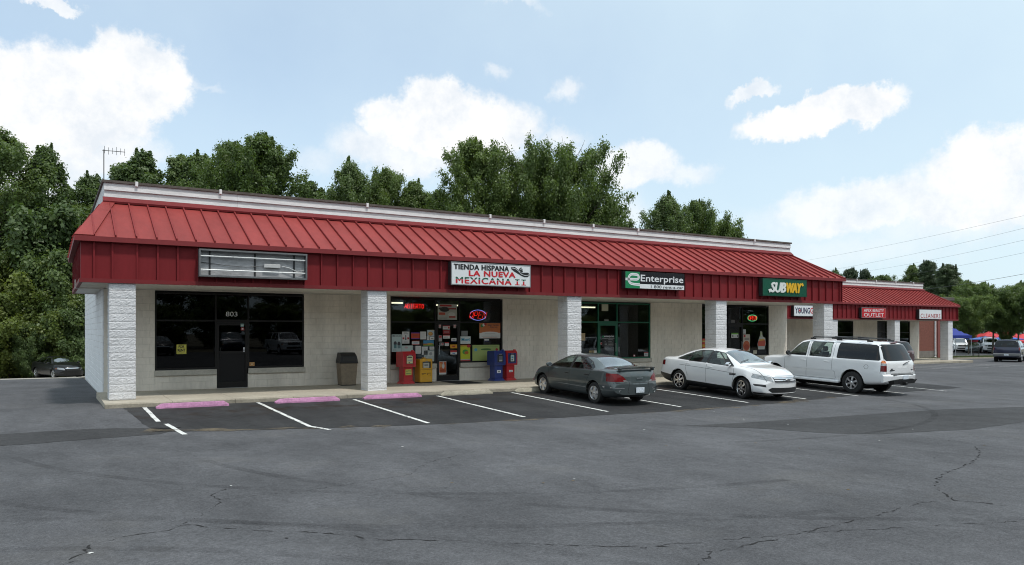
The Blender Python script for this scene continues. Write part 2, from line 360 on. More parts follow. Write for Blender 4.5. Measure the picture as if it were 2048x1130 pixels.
poly_sheet('asphalt_patch', [(11.0, -9.5), (12.4, -9.75), (15.9, -10.05), (20.1, -10.4), (23.5, -11.2), (22, -13), (18.4, -13.15), (15.8, -13.3), (13.3, -12.75), (12.4, -11.9), (12.1, -10.9)], .004, M_PATCH, lot, rag=.012)
poly_sheet('asphalt_patch', [(-7.5, -4.6), (-3.5, -4.0), (-.6, -4.1), (1.1, -4.6), (.6, -5.3), (-1.4, -5.5), (-4.5, -5.4)], .004, M_PATCH, lot, rag=.02)
poly_sheet('asphalt_patch', [(-9, -6.2), (-5.2, -5.9), (-3.2, -6.3), (-4.6, -7.2), (-8.6, -7.4)], .004, M_PATCH, lot, rag=.02)

def ribbon(name, pts, w, dz, m, parent, jit=0., step=.25, wj=0.):
    L0, L1 = [], []; P = []
    for p, q in zip(pts[:-1], pts[1:]):
        n = max(1, int(math.dist(p, q)/step))
        for k in range(n): t = k/n; P.append((p[0]+(q[0]-p[0])*t, p[1]+(q[1]-p[1])*t))
    P.append(pts[-1]); P = [(x+random.gauss(0, jit), y+random.gauss(0, jit)) for x, y in P]
    for i, p in enumerate(P):
        a, b = P[max(0, i-1)], P[min(len(P)-1, i+1)]; d = Vector((b[0]-a[0], b[1]-a[1])); d = d.normalized() if d.length else Vector((1, 0)); h = w/2*(1+random.uniform(-wj, wj))
        for s, LL in ((1, L0), (-1, L1)):
            x, y = p[0]-d.y*h*s, p[1]+d.x*h*s; LL.append((x, y, gz(x, y)+dz))
    mb = MB().strip(L0, L1); o = mb.obj(name, m, parent); return o
LINES = [.72, 3.5, 6.12, 8.76, 11.42, 14.1, 16.9, 19.6, 22.4, 25.1, 27.9]
for i, x in enumerate(LINES):
    pts = [(x, -1.25), (x+.06, -6.1)]
    if i == 0: pts = [(x, -1.0), (x+.03, -3.6)]
    if i == 1: pts = [(x, -1.0), (x+.08, -5.5), (x+.34, -6.15)]
    ribbon('painted_line', pts, .10, .009, M_LINE, lot, jit=.003, wj=.06)
ribbon('painted_line', [(.86, -4.0), (1.02, -5.6)], .10, .009, M_LINE, lot, jit=.003, wj=.06)
for k in range(9): ribbon('painted_line', [(34+2.75*k, 8.7), (34.2+2.75*k, 3.6)], .10, .006, M_LINE, lot, jit=.003)

m, N, L = nodes_of('crack'); o = N.new('ShaderNodeOutputMaterial'); b = N.new('ShaderNodeBsdfPrincipled'); b.inputs['Base Color'].default_value = (.042, .042, .043, 1); b.inputs['Roughness'].default_value = 1; b.inputs['Specular IOR Level'].default_value = 0
t = N.new('ShaderNodeBsdfTransparent'); mx = N.new('ShaderNodeMixShader'); g = N.new('ShaderNodeNewGeometry'); n = N.new('ShaderNodeTexNoise'); n.inputs['Scale'].default_value = 7; n.inputs['Detail'].default_value = 4; L.new(g.outputs['Position'], n.inputs['Vector'])
mr = N.new('ShaderNodeMapRange'); L.new(n.outputs[0], mr.inputs[0]); mr.inputs[1].default_value = .42; mr.inputs[2].default_value = .56; L.new(mr.outputs[0], mx.inputs[0]); L.new(t.outputs[0], mx.inputs[1]); L.new(b.outputs[0], mx.inputs[2]); L.new(mx.outputs[0], o.inputs[0]); M_CRACK = m
def film(name, col, f, s=1.5, lo=.4, hi=.62):
    """thin see-through film of dirt or rubber with a broken outline"""
    m, N, L = nodes_of(name); o = N.new('ShaderNodeOutputMaterial'); b = N.new('ShaderNodeBsdfDiffuse'); b.inputs[0].default_value = c4(col); t = N.new('ShaderNodeBsdfTransparent'); mx = N.new('ShaderNodeMixShader')
    g = N.new('ShaderNodeNewGeometry'); n = N.new('ShaderNodeTexNoise'); n.inputs['Scale'].default_value = s; n.inputs['Detail'].default_value = 6; n.inputs['Roughness'].default_value = .65; L.new(g.outputs['Position'], n.inputs['Vector'])
    mr = N.new('ShaderNodeMapRange'); L.new(n.outputs[0], mr.inputs[0]); mr.inputs[1].default_value = lo; mr.inputs[2].default_value = hi; mr.inputs[4].default_value = f
    L.new(mr.outputs[0], mx.inputs[0]); L.new(t.outputs[0], mx.inputs[1]); L.new(b.outputs[0], mx.inputs[2]); L.new(mx.outputs[0], o.inputs[0]); return m
M_RUB = film('tyre_rubber_film', (.04, .04, .043), .22, 1.1, .35, .7); M_SILT = film('silt_film', (.20, .165, .12), .75, 1.6, .45, .66)
CR = [[(-1.19,-14.4),(-.93,-13.77),(-.62,-13.62),(-.24,-13.6),(.32,-12.81),(.47,-12.33),(.44,-11.96),(.73,-11.57)],
      [(-.13,-13.41),(.45,-14.05),(1.07,-14.54),(1.41,-15.04),(1.81,-15.34),(2.47,-15.88),(3.13,-16.4),(3.65,-16.72),(3.9,-17.11),(4.24,-17.11),(5.13,-17.08),(6.47,-17.03),(7.59,-16.89),(7.95,-17.05)],
      [(3.9,-17.11),(3.45,-17.32)], [(8.24,-17.36),(8.06,-17.05),(8.45,-16.65),(8.92,-16.34),(9.78,-15.98),(11.18,-15.65),(12.22,-15.24),(13.09,-14.72)],
      [(8.06,-17.05),(8.34,-17.68)], [(.41,-12.29),(1.58,-12.31),(3.16,-11.93),(3.77,-11.11),(5.04,-10.45)], [(3.42,-16.63),(5.4,-17.18),(7.6,-18.01)]]
for i, c in enumerate(CR): ribbon('crack', c, .016 if i < 4 else .008, .004, M_CRACK, lot, jit=.02, step=.07, wj=.8)
for (cx, cy, r, a0, a1) in ((9, -4, 11.2, 195, 262), (9, -4, 12.9, 200, 258), (14, -6, 13.5, 190, 250), (-6, -22, 9.5, 20, 80), (-7, -22, 11.2, 15, 75), (13, -2, 10.5, 250, 330)):
    ribbon('tyre_mark', [(cx+r*math.cos(R(a)), cy+r*math.sin(R(a))) for a in lin(a0, a1, 26)], .16, .005, M_RUB, lot, wj=.1)
ribbon('silt_streak', [(.4, -4.85), (2, -5.35), (3.8, -5.95), (5.2, -6.2)], .34, .012, M_SILT, lot, jit=.05, wj=.7)
ribbon('silt_streak', [(12, -6.85), (14, -6.8), (17, -6.75), (19, -6.4), (21, -6.15)], .30, .012, M_SILT, lot, jit=.05, wj=.7)
ribbon('silt_streak', [(6.2, -6.4), (8.2, -6.55), (10.5, -6.7)], .16, .012, M_SILT, lot, jit=.03, wj=.7)
for k in range(46):     # grit and litter lying about
    x, y = random.uniform(-6, 16), random.uniform(-16, -7)
    ribbon('litter', [(x, y), (x+random.uniform(.02, .05), y+random.uniform(-.03, .03))], random.uniform(.02, .05), .006, random.choice([mat('paper_scrap', (.6, .6, .58), .8), M_CRACK, mat('leaf_scrap', (.13, .09, .04), .9)]), lot)

# ---------------------------------------------- walkways with slabs and curb, and joints between them
def walkway(name, x0, x1, yf, yb, zf, step=1.55):
    root = bpy.data.objects.new(name, None); COL.objects.link(root); struct(root)
    x = x0
    while x < x1-.05:
        e = min(x+step, x1); a, b = x+.004, e-.004; za, zb = zf(x), zf(e)
        mb = MB(); mb.hexa([(a, yf+.16, za-.5), (b, yf+.16, zb-.5), (b, yb, zb-.5), (a, yb, za-.5), (a, yf+.16, za-.012), (b, yf+.16, zb-.012), (b, yb, zb), (a, yb, za)])
        mb.obj('slab', M_CONC, root)
        mb = MB(); za, zb = za-.012, zb-.012; c = .025
        P = lambda X, z: [(X, yf+.154, z-.5), (X, yf, z-.5), (X, yf, z-c), (X, yf+c, z), (X, yf+.154, z)]
        p, q = P(a, za), P(b, zb); mb.add(p+q, [(4, 3, 2, 1, 0), (5, 6, 7, 8, 9)]+[(i, (i+1) % 5, 5+(i+1) % 5, 5+i) for i in range(5)])
        mb.obj('curb', M_CURB, root); x = e
    return root
walkway('walkway', -.16, 30.7, -.9, 3.02, walk_z)
B2 = (28.8, 10.0, -.5)
walkway('walkway', 30.7, 59.6, 9.1, 13.02, lambda X: -.37)

# ============================================================ THE SHOPS
M_ROOF = mat('roof_red_faded', (.265, .041, .037), .6, spec=.25, var=.17, vs=.9, var2=.08, vs2=9, bump=.05, bs=30, stretch=(1, .4, .4))
M_SEAM = mat('roof_seam_red', (.22, .03, .03), .6, spec=.2, var=.1, vs=3)
M_FASC = mat('fascia_red', (.185, .0175, .0215), .6, spec=.18, var=.12, vs=.9, var2=.06, vs2=14, bump=.04, bs=30, stretch=(1, 1, .3))
M_TRIM = mat('trim_red', (.175, .021, .024), .55, spec=.25, var=.14, vs=1.5)
M_BLOCKC = mat('split_block_white', (.68, .68, .695), .9, var=.10, vs=2.2, var2=.14, vs2=30, bump=1., bs=26, stretch=(1, 1, 1.8))
M_BLOCKW = mat('wall_block_paint', (.75, .70, .625), .8, var=.17, vs=1.1, var2=.07, vs2=11, bump=.35, bs=48, stretch=(1, 1, .35))
M_MORTAR = mat('painted_mortar', (.60, .575, .53), .9, var=.2, vs=2)
M_SIDE = mat('side_block_white', (.80, .80, .80), .85, var=.08, vs=2, bump=.6, bs=40)
M_SILL = mat('precast_sill', (.47, .45, .40), .85, var=.15, vs=2, var2=.1, vs2=20, bump=.3, bs=60)
M_BOARD = mat('parapet_board', (.66, .655, .655), .75, var=.13, vs=3, var2=.12, vs2=18, bump=.3, bs=30, stretch=(.35, 1, 2.5))
M_CAP = mat('roof_edge_brown', (.105, .09, .078), .85, var=.3, vs=1.4, var2=.2, vs2=20, bump=.3, bs=30)
M_SOFF = mat('soffit_white', (.70, .68, .62), .8, var=.1, vs=1.2, var2=.05, vs2=12)
M_BRONZE = mat('bronze_frame', (.012, .0115, .012), .5, spec=.3)
M_GREEN = mat('green_frame', (.012, .13, .075), .35, var=.05)
M_PANEL = mat('door_panel_black', (.009, .009, .011), .5, spec=.25)
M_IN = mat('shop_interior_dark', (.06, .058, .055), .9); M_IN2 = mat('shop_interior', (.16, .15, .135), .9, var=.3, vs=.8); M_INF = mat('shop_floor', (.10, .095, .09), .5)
M_CLIP = mat('white_clip', (.8, .8, .8), .6)
G803 = glass('tinted_shop_glass', (.09, .10, .12), k=.6); GSHOP = glass('shop_glass', (.60, .63, .63), k=1.); M_STEEL = mat('brushed_steel', (.55, .56, .58), .35, metal=1.)
CH = .2032; ZS = 3.18; YS = 3.0; YE = -.12; ZE = 4.33; YP = 2.40; ZP = 5.62; FXL, FXR = -.65, 30.26; EXL, EXR = -.79, 30.40; PXL, PXR = 0., 29.66

def rough_block(sx, sy, sz, amp, nx, ny, nz, seed, keep_top=True):
    """split-face block: gridded box, its four sides broken up, rounded joints top and bottom"""
    rg = np.random.default_rng(seed); bm = bmesh.new(); mb = MB()
    def grid(o, u, v, nu, nv, n):
        P = []
        for j in range(nv+1):
            for i in range(nu+1):
                p = Vector(o)+Vector(u)*(i/nu)+Vector(v)*(j/nv); e = .35 if (j in (0, nv)) else 1
                d = (abs(rg.normal(0, amp))*.9+.003)*e if n.z == 0 else 0
                if j in (0, nv) and n.z == 0: p -= n*.0012
                P.append(p+n*d)
        mb.add(P, [(j*(nu+1)+i, j*(nu+1)+i+1, (j+1)*(nu+1)+i+1, (j+1)*(nu+1)+i) for j in range(nv) for i in range(nu)])
    V = Vector
    grid((0, 0, .003), (sx, 0, 0), (0, 0, sz-.006), nx, nz, V((0, -1, 0))); grid((sx, sy, .003), (-sx, 0, 0), (0, 0, sz-.006), nx, nz, V((0, 1, 0)))
    grid((0, sy, .003), (0, -sy, 0), (0, 0, sz-.006), ny, nz, V((-1, 0, 0))); grid((sx, 0, .003), (0, sy, 0), (0, 0, sz-.006), ny, nz, V((1, 0, 0)))
    me = mb.mesh('block', M_BLOCKC)
    bm.from_mesh(me); bmesh.ops.remove_doubles(bm, verts=bm.verts[:], dist=.009)
    bmesh.ops.holes_fill(bm, edges=bm.edges[:], sides=0); bmesh.ops.recalc_face_normals(bm, faces=bm.faces[:]); bm.to_mesh(me); bm.free(); return me
COLBLK = [rough_block(.606, .606, CH, .0062, 15, 15, 6, 11+i) for i in range(5)]
WBLK = {}
def wall_block(w):
    w = round(w, 3)
    if w not in WBLK: WBLK[w] = MB().cbox(.0022, w-.0022, 0, .09, .0022, CH-.0022, .0045).mesh('block', M_BLOCKW)
    return WBLK[w]

def build_mall(label, org, xl, hip_l, cols, segs, shops, near, floor_z):
    B = thing('shop_building', label, 'building', org)
    rel = lambda X: floor_z(X)-org[2]
    # --- columns
    for ci, cx in enumerate(cols):
        zb = rel(cx+org[0])
        c = bpy.data.objects.new('column', None); COL.objects.link(c); c.parent = B; c.location = (cx, 0, 0)
        n = int(math.ceil((ZS-.004-zb)/CH)); z = ZS-.004
        core = MB().box(.012, .594, .012, .594, zb-.05, ZS-.006); core.obj('core', M_MORTAR, c)
        if near:
            for k in range(n):
                z -= CH; o = link('block', COLBLK[(k*3+ci) % 5], c, (0, 0, z))
                if k % 2: o.rotation_euler = (0, 0, math.pi); o.location = (.606, .606, z)
        else:
            mb = MB()
            for k in range(n):
                z -= CH; me = COLBLK[(k*3+ci) % 5]; mb.add([(v.co.x, v.co.y, v.co.z+z) for v in me.vertices], [tuple(p.vertices) for p in me.polygons])
            stuff(mb.obj('block', M_BLOCKC, c))
    # --- block walls of the shop fronts
    rest = MB(); made = 0
    def seg(x0, x1, z0, z1, single):
        nonlocal made
        bk = MB().box(x0, x1, YS+.006, YS+.2, z0, z1).obj('front_wall', M_MORTAR, B)
        z = z1; k = 0
        while z > z0+.02:
            h = min(CH, z-z0); z -= h; x = x0-(.2032 if k % 2 else 0)
            while x < x1-.01:
                a, b = max(x, x0), min(x+.4064, x1); x += .4064
                if b-a < .03: continue
                if single and made < 300 and h > CH-.01:
                    link('block', wall_block(b-a), bk, (a, YS-.004+random.uniform(0, .002), z)); made += 1
                else: rest.cbox(a+.0022, b-.0022, YS-.004, YS+.05, z+.0022, z+h-.0022, .0045)
            k += 1
    for (x0, x1, s) in segs: seg(x0, x1, rel(x0+org[0])-.05, 3.15, s)
    for sh in shops:
        x0, x1, d0, d1 = sh['x']; fz = rel(d0+org[0])
        for a, b in ((x0, d0), (d1, x1)): seg(a, b, fz-.05, .55, sh.get('near', False))
    if rest.f: stuff(rest.obj('block', M_BLOCKW, B))
    MB().box(xl, 30.2, YS, YS+.2, 3.151, 3.40).obj('lintel', M_MORTAR, B)
    # --- side and back walls
    sw = MB().box(.036, .25, YS+.2, 17, -1.2, 5.6)
    if hip_l: sw.obj('side_wall', M_MORTAR, B)
    MB().box(29.98, 30.19, YS+.2, 17, -1.2, 5.6).obj('side_wall', M_SIDE, B); MB().box(.25, 29.98, 16.8, 17, -1.2, 5.6).obj('back_wall', M_SIDE, B)
    if hip_l:
        mb = MB(); z = 3.6; k = 0
        while z > -.6:
            z -= CH; y = YS-.004-(.2032 if k % 2 else 0); k += 1
            while y < 17: a, b = max(y, YS-.004), min(y+.4064, 17); y += .4064; mb.cbox(.03-random.uniform(0, .004), .08, a+.004, b-.004, z+.004, z+CH-.004, .006)
        mb.box(.03, .05, 7.3, 17, 3.6, 5.6); stuff(mb.obj('block', M_SIDE, B))
        MB().tube([(.018, YS+.05, -.1), (.018, YS+.05, 3.15)], .014, 8).obj('conduit', M_BOARD, B)
    # --- flat roof and parapet
    MB().box(max(xl, .05), 30.1, YP+.1, 16.9, 5.45, 5.6).obj('flat_roof', M_CAP, B)
    xa = PXL if hip_l else xl
    for z0, z1, pr in ((5.76, 5.965, 0.), (5.955, 6.165, -.028)):
        mb = MB(); x = xa
        while x < PXR-.01:
            e = min(x+3.66, PXR); mb.hexa([(x+.002, YP-.02+pr, z0), (e-.002, YP-.02+pr, z0), (e-.002, YP+.06, z0), (x+.002, YP+.06, z0), (x+.002, YP+.01+pr, z1), (e-.002, YP+.01+pr, z1), (e-.002, YP+.06, z1), (x+.002, YP+.06, z1)])
            mb.obj('parapet_board', M_BOARD, B); mb = MB(); x = e
    for X, s in (((PXL, 1),) if hip_l else ())+((PXR, -1),):
        a, b = sorted((X, X+s*.07)); MB().box(a, b, YP+.062, 16.5, 5.5, 6.16).obj('parapet_board', M_BOARD, B)
    MB().box(xa-.05, PXR+.05, YP-.075, YP+.35, 6.168, 6.235).obj('roof_edge', M_CAP, B)
    for X in ((PXL-.05,) if hip_l else ())+(PXR-.05,): MB().box(X, X+.1, YP+.352, 16.6, 6.166, 6.232).obj('roof_edge', M_CAP, B)
    for X in (.8, 3.11, 7.83, 12.63, 15.05, 17.45, 19.83, 27.0) if near else (16, 18.2, 20.9, 23.3, 25.8, 28.2):
        MB().cbox(X, X+.075, YP-.105, YP-.02, 6.11, 6.25, .006).obj('clip', M_CLIP, B)
    # --- mansard: sheets and standing seams
    roof = bpy.data.objects.new('roof', None); COL.objects.link(roof); roof.parent = B
    def slope(X, t, up=0.): return (X, YE+(YP-YE)*t-.46*up, ZE+(ZP-ZE)*t+.89*up)
    seams = [-.344+.4845*k for k in range(64) if -.344+.4845*k < EXR-.06]
    if not hip_l: seams = [s for s in seams if s > xl]
    def tmax(X): return clampf(min((X-EXL)/(PXL-EXL) if hip_l else 1, (EXR-X)/(EXR-PXR)), 0, 1)
    edges = ([EXL] if hip_l else [xl])+seams+[EXR]
    full = None
    for a, b in zip(edges[:-1], edges[1:]):
        ta, tb = tmax(a), tmax(b)
        if ta == 1 and tb == 1 and abs(b-a-.4845) < .001:
            if full is None:
                p = [slope(0, 0), slope(.4845, 0), slope(.4845, 1), slope(0, 1)]; q = [(v[0], v[1], v[2]-.03) for v in p]; full = MB().hexa(q+p).mesh('roof_sheet', M_ROOF)
            link('roof_sheet', full, roof, (a, 0, 0))
        else:
            xs = [a]+[x for x in (PXL, PXR) if a < x < b]+[b]
            p = [slope(x, 0) for x in xs]+[slope(x, max(tmax(x), .02)) for x in reversed(xs)]; q = [(v[0], v[1], v[2]-.03) for v in p]; n = len(p)
            MB().add(q+p, [tuple(range(n))[::-1], tuple(range(n, 2*n))]+[(i, (i+1) % n, n+(i+1) % n, n+i) for i in range(n)]).obj('roof_sheet', M_ROOF, roof)
    sm = {}
    for s in seams:
        t = round(tmax(s)*.985, 3)
        if t not in sm:
            w = .019; p = [slope(-w, .012), slope(w, .012), slope(w, t), slope(-w, t), slope(-w*.8, .015, .060), slope(w*.8, .015, .060), slope(w*.8, t, .060), slope(-w*.8, t, .060)]; sm[t] = MB().hexa(p).mesh('seam', M_SEAM)
        link('seam', sm[t], roof, (s, 0, 0))
    # hip caps, side slopes
    YB = 7.4
    for X0, X1, on, sg in ((EXL, PXL, hip_l, 1), (EXR, PXR, True, -1)):
        if not on: continue
        a = lambda X, t, u: slope(X, t, u); w = .34*sg
        mb = MB(); lo = [a(X0, 0, .012), a(X0+w*1.25, 0, .012), a(X1+w*.9, 1, .012), a(X1, 1, .012)]; hi = [a(X0, 0, .045), a(X0+w*1.25, 0, .045), a(X1+w*.9, 1, .045), a(X1, 1, .045)]
        if sg < 0: lo = [a(X0, 0, .012), a(X0-.1, 0, .012), a(X1-.08, 1, .012), a(X1, 1, .012)]; hi = [a(X0, 0, .05), a(X0-.1, 0, .05), a(X1-.08, 1, .05), a(X1, 1, .05)]
        mb.hexa(lo+hi); mb.obj('hip_cap', M_ROOF, roof)
        mb = MB(); p = [(X0, YE, ZE), (X0, YB, ZE), (X1, YB, ZP), (X1, YP, ZP)]; q = [(v[0]+.03*sg, v[1], v[2]-.03) for v in p]; mb.hexa(q+p); mb.obj('roof_sheet', M_ROOF, roof)
        for k in range(9):
            y = .5+k*.8; t0 = clampf((y-YE)/(YP-YE), 0, 1); 
            if y > YB-.1: break
            mb = MB(); e0 = (X0, y, ZE); e1 = (X0+(X1-X0)*t0, y, ZE+(ZP-ZE)*t0)
            mb.hexa([(e0[0], y-.02, e0[2]), (e0[0], y+.02, e0[2]), (e1[0], y+.02, e1[2]), (e1[0], y-.02, e1[2])]+[(e0[0]-.045*sg, y-.02, e0[2]+.026), (e0[0]-.045*sg, y+.02, e0[2]+.026), (e1[0]-.045*sg, y+.02, e1[2]+.026), (e1[0]-.045*sg, y-.02, e1[2]+.026)]); mb.obj('seam', M_SEAM, roof)
    xr0 = (PXL if hip_l else xl)
    MB().hexa([(xr0-.03, YP-.17, ZP-.055), (PXR+.03, YP-.17, ZP-.055), (PXR+.03, YP-.005, 5.6), (xr0-.03, YP-.005, 5.6), (xr0-.03, YP-.185, ZP+.0), (PXR+.03, YP-.185, ZP+.0), (PXR+.03, YP-.03, 5.758), (xr0-.03, YP-.03, 5.758)]).obj('ridge_flashing', M_TRIM, roof)
    # --- eave, fascia panels, battens, bottom trim
    fas = bpy.data.objects.new('fascia', None); COL.objects.link(fas); fas.parent = B
    e0 = EXL if hip_l else xl
    mb = MB(); mb.hexa([(e0, YE-.03, 4.21), (EXR, YE-.03, 4.21), (EXR, .06, 4.21), (e0, .06, 4.21), (e0, YE-.015, ZE+.012), (EXR, YE-.015, ZE+.012), (EXR, .06, ZE-.0), (e0, .06, ZE-.0)]); mb.obj('eave_trim', M_TRIM, fas)
    for X0, X1, on in ((EXL-.002, FXL+.05, hip_l), (FXR-.05, EXR+.002, True)):
        if on: MB().box(X0, X1, .062, YB, 4.212, ZE-.004).obj('eave_trim', M_TRIM, fas)
    bt = ([-.648, -.348, .068, .644] if hip_l else [xl])+[.644+.4905*k for k in range(1, 70) if .644+.4905*k < FXR-.1 and .644+.4905*k > xl]+[FXR-.02]
    bme = MB().hexa([(-.022, -.058, 3.272), (.022, -.058, 3.272), (.022, 0, 3.272), (-.022, 0, 3.272), (-.022, -.058, 4.209), (.022, -.058, 4.209), (.022, 0, 4.209), (-.022, 0, 4.209)]).mesh('batten', M_FASC)
    pm = {}
    for i, (a, b) in enumerate(zip(bt[:-1], bt[1:])):
        w = round(b-a, 4); proud = -.026 if (hip_l and i == 2) else 0
        if (w, proud) not in pm: pm[(w, proud)] = MB().box(.001, w-.001, proud, .05, 3.25, 4.215).mesh('fascia_panel', M_FASC)
        link('fascia_panel', pm[(w, proud)], fas, (a, .002, 0))
        if i: link('batten', bme, fas, (a, 0, 0))
    link('batten', bme, fas, (bt[-1], 0, 0))
    mb = MB().box((FXL-.03) if hip_l else xl, FXR+.03, -.068, .055, 3.165, 3.27); mb.obj('bottom_trim', M_TRIM, fas)
    for X0, X1, xo, on in ((FXL, FXL+.05, FXL-.028, hip_l), (FXR-.05, FXR, FXR+.028, True)):
        if not on: continue
        MB().box(X0, X1, .06, YB, 3.27, 4.21).obj('fascia_panel', M_FASC, fas); a, b = sorted((xo, X0 if xo > X0 else X1)); MB().box(min(X0, xo), max(X1, xo), .057, YB, 3.166, 3.268).obj('bottom_trim', M_TRIM, fas)
        for k in range(14): y = .4+k*.5; c0, c1 = (X0-.028, X0-.001) if xo < X0 else (X1+.001, X1+.028); MB().box(c0, c1, y-.02, y+.02, 3.272, 4.208).obj('batten', M_FASC, fas)
        if xo < X0: MB().box(X0, .03, YB+.001, YB+.05, 3.17, 4.3).obj('return_end', M_FASC, fas)
    # --- soffit boards
    x = (FXL+.05) if hip_l else xl; x = max(x, .03) if hip_l else x
    while x < FXR-.06:
        e = min(x+1.22, FXR-.05); MB().box(x+.003, e-.003, .06, YS-.006, ZS, ZS+.03).obj('soffit_board', M_SOFF, B); x = e
    if hip_l:
        y = .06
        while y < YB-.1: e = min(y+.305, YB-.05); MB().box(FXL+.05, .026, y+.004, e-.004, ZS+random.uniform(0, .004), ZS+.03).obj('soffit_board', M_SOFF, B); y = e
    # --- shop fronts
    for sh in shops:
        x0, x1, d0, d1 = sh['x']; fm = sh['frame']; gl = sh['glass']; fz = rel(d0+org[0]); T = 3.10; tr = sh.get('tr', 2.24); s0 = .735; y0, y1, yg = YS+.03, YS+.13, YS+.07
        for a, b, left in ((x0, d0-.0, True), (d1, x1, False)):
            MB().cbox(a-(.02 if left else -.01), b+(.02 if not left else -.01), YS-.075, YS+.03, .552, .722, .012).obj('sill', M_SILL, B)
            w = bpy.data.objects.new('window', None); COL.objects.link(w); w.parent = B
            mb = MB()
            for p, q in ((a, a+.05), (b-.05, b)): mb.box(p, q, y0, y1, s0-.01, T)
            mb.box(a+.051, b-.051, y0+.002, y1, s0-.01, s0+.045); mb.box(a+.051, b-.051, y0+.002, y1, T-.05, T-.001); mb.box(a+.051, b-.051, y0+.004, y1, tr-.025, tr+.025)
            mb.obj('frame', fm, w)
            for z0, z1 in ((s0+.046, tr-.026), (tr+.026, T-.051)): MB().box(a+.051, b-.051, yg, yg+.006, z0, z1).obj('pane', gl, w)
        w = bpy.data.objects.new('window', None); COL.objects.link(w); w.parent = B
        MB().box(d0+.001, d1-.001, y0+.003, y1, tr-.05, tr+.04).obj('transom_bar', fm, w); MB().box(d0+.001, d1-.001, y0+.003, y1, T-.05, T-.002).obj('head_bar', fm, w); MB().box(d0+.002, d1-.002, yg, yg+.006, tr+.041, T-.051).obj('pane', gl, w)
        d = bpy.data.objects.new('door', None); COL.objects.link(d); d.parent = B; z1 = tr-.055; mid = sh.get('mid')
        mb = MB().box(d0+.006, d0+.07, y0-.01, y1-.03, fz+.012, z1).box(d1-.07, d1-.006, y0-.01, y1-.03, fz+.012, z1).box(d0+.071, d1-.071, y0-.008, y1-.03, z1-.09, z1).box(d0+.071, d1-.071, y0-.008, y1-.03, fz+.012, fz+.2)
        lo = fz+.201
        if mid: mb.box(d0+.071, d1-.071, y0-.008, y1-.03, mid-.04, mid+.04)
        mb.obj('frame', M_BRONZE if fm is M_BRONZE else fm, d)
        if mid: MB().box(d0+.072, d1-.072, yg-.01, yg+.01, lo, mid-.041).obj('panel', M_PANEL, d); lo = mid+.041
        MB().box(d0+.072, d1-.072, yg, yg+.006, lo, z1-.091).obj('pane', gl, d)
        hx = d0+.1 if sh.get('hl', True) else d1-.1
        MB().tube([(hx, y0-.012, 1.05), (hx, y0-.06, 1.05), (hx, y0-.06, 1.38), (hx, y0-.012, 1.38)], .012, 8).obj('handle', M_BRONZE if gl is G803 else M_STEEL, d)
        MB().box(d0, d1, YS-.005, YS+.14, fz-.03, fz+.011).obj('threshold', M_STEEL, d)
        # the room behind
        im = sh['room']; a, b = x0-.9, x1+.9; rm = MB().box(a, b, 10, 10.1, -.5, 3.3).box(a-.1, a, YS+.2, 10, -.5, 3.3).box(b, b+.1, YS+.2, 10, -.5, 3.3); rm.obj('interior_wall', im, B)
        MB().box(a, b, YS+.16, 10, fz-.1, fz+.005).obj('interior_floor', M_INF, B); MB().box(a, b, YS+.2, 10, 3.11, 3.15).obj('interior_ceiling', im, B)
    return B

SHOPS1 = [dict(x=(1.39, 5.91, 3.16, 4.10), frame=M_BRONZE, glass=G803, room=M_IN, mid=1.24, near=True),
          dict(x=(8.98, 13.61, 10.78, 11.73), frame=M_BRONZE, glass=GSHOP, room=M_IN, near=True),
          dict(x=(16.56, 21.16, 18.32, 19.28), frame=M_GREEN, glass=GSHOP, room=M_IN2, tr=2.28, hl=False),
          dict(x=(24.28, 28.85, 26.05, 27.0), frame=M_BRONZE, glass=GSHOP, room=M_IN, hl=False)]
mall1 = build_mall('long white block shop building with red metal mansard roof in the foreground', (0, 0, 0), -.7, True, [0, 7.01, 14.53, 22.02, 28.99],
    [(.03, 1.39, True), (5.91, 8.98, True), (13.61, 16.56, True), (21.16, 24.28, False), (28.85, 30.19, False)], SHOPS1, True, walk_z)
SHOPS2 = [dict(x=(8.98, 13.61, 10.78, 11.73), frame=M_BRONZE, glass=GSHOP, room=M_IN2), dict(x=(16.9, 21.5, 18.6, 19.6), frame=M_BRONZE, glass=GSHOP, room=M_IN), dict(x=(24.5, 28.9, 26.2, 27.2), frame=M_BRONZE, glass=GSHOP, room=M_IN2)]
mall2 = build_mall('smaller set-back shop building with red mansard roof beyond the long one', B2, 1.7, False, [7.2, 14.75, 21.95, 28.95],
    [(1.7, 8.98, False), (13.61, 16.9, False), (21.5, 24.5, False), (28.9, 30.19, False)], SHOPS2, False, lambda X: -.37)

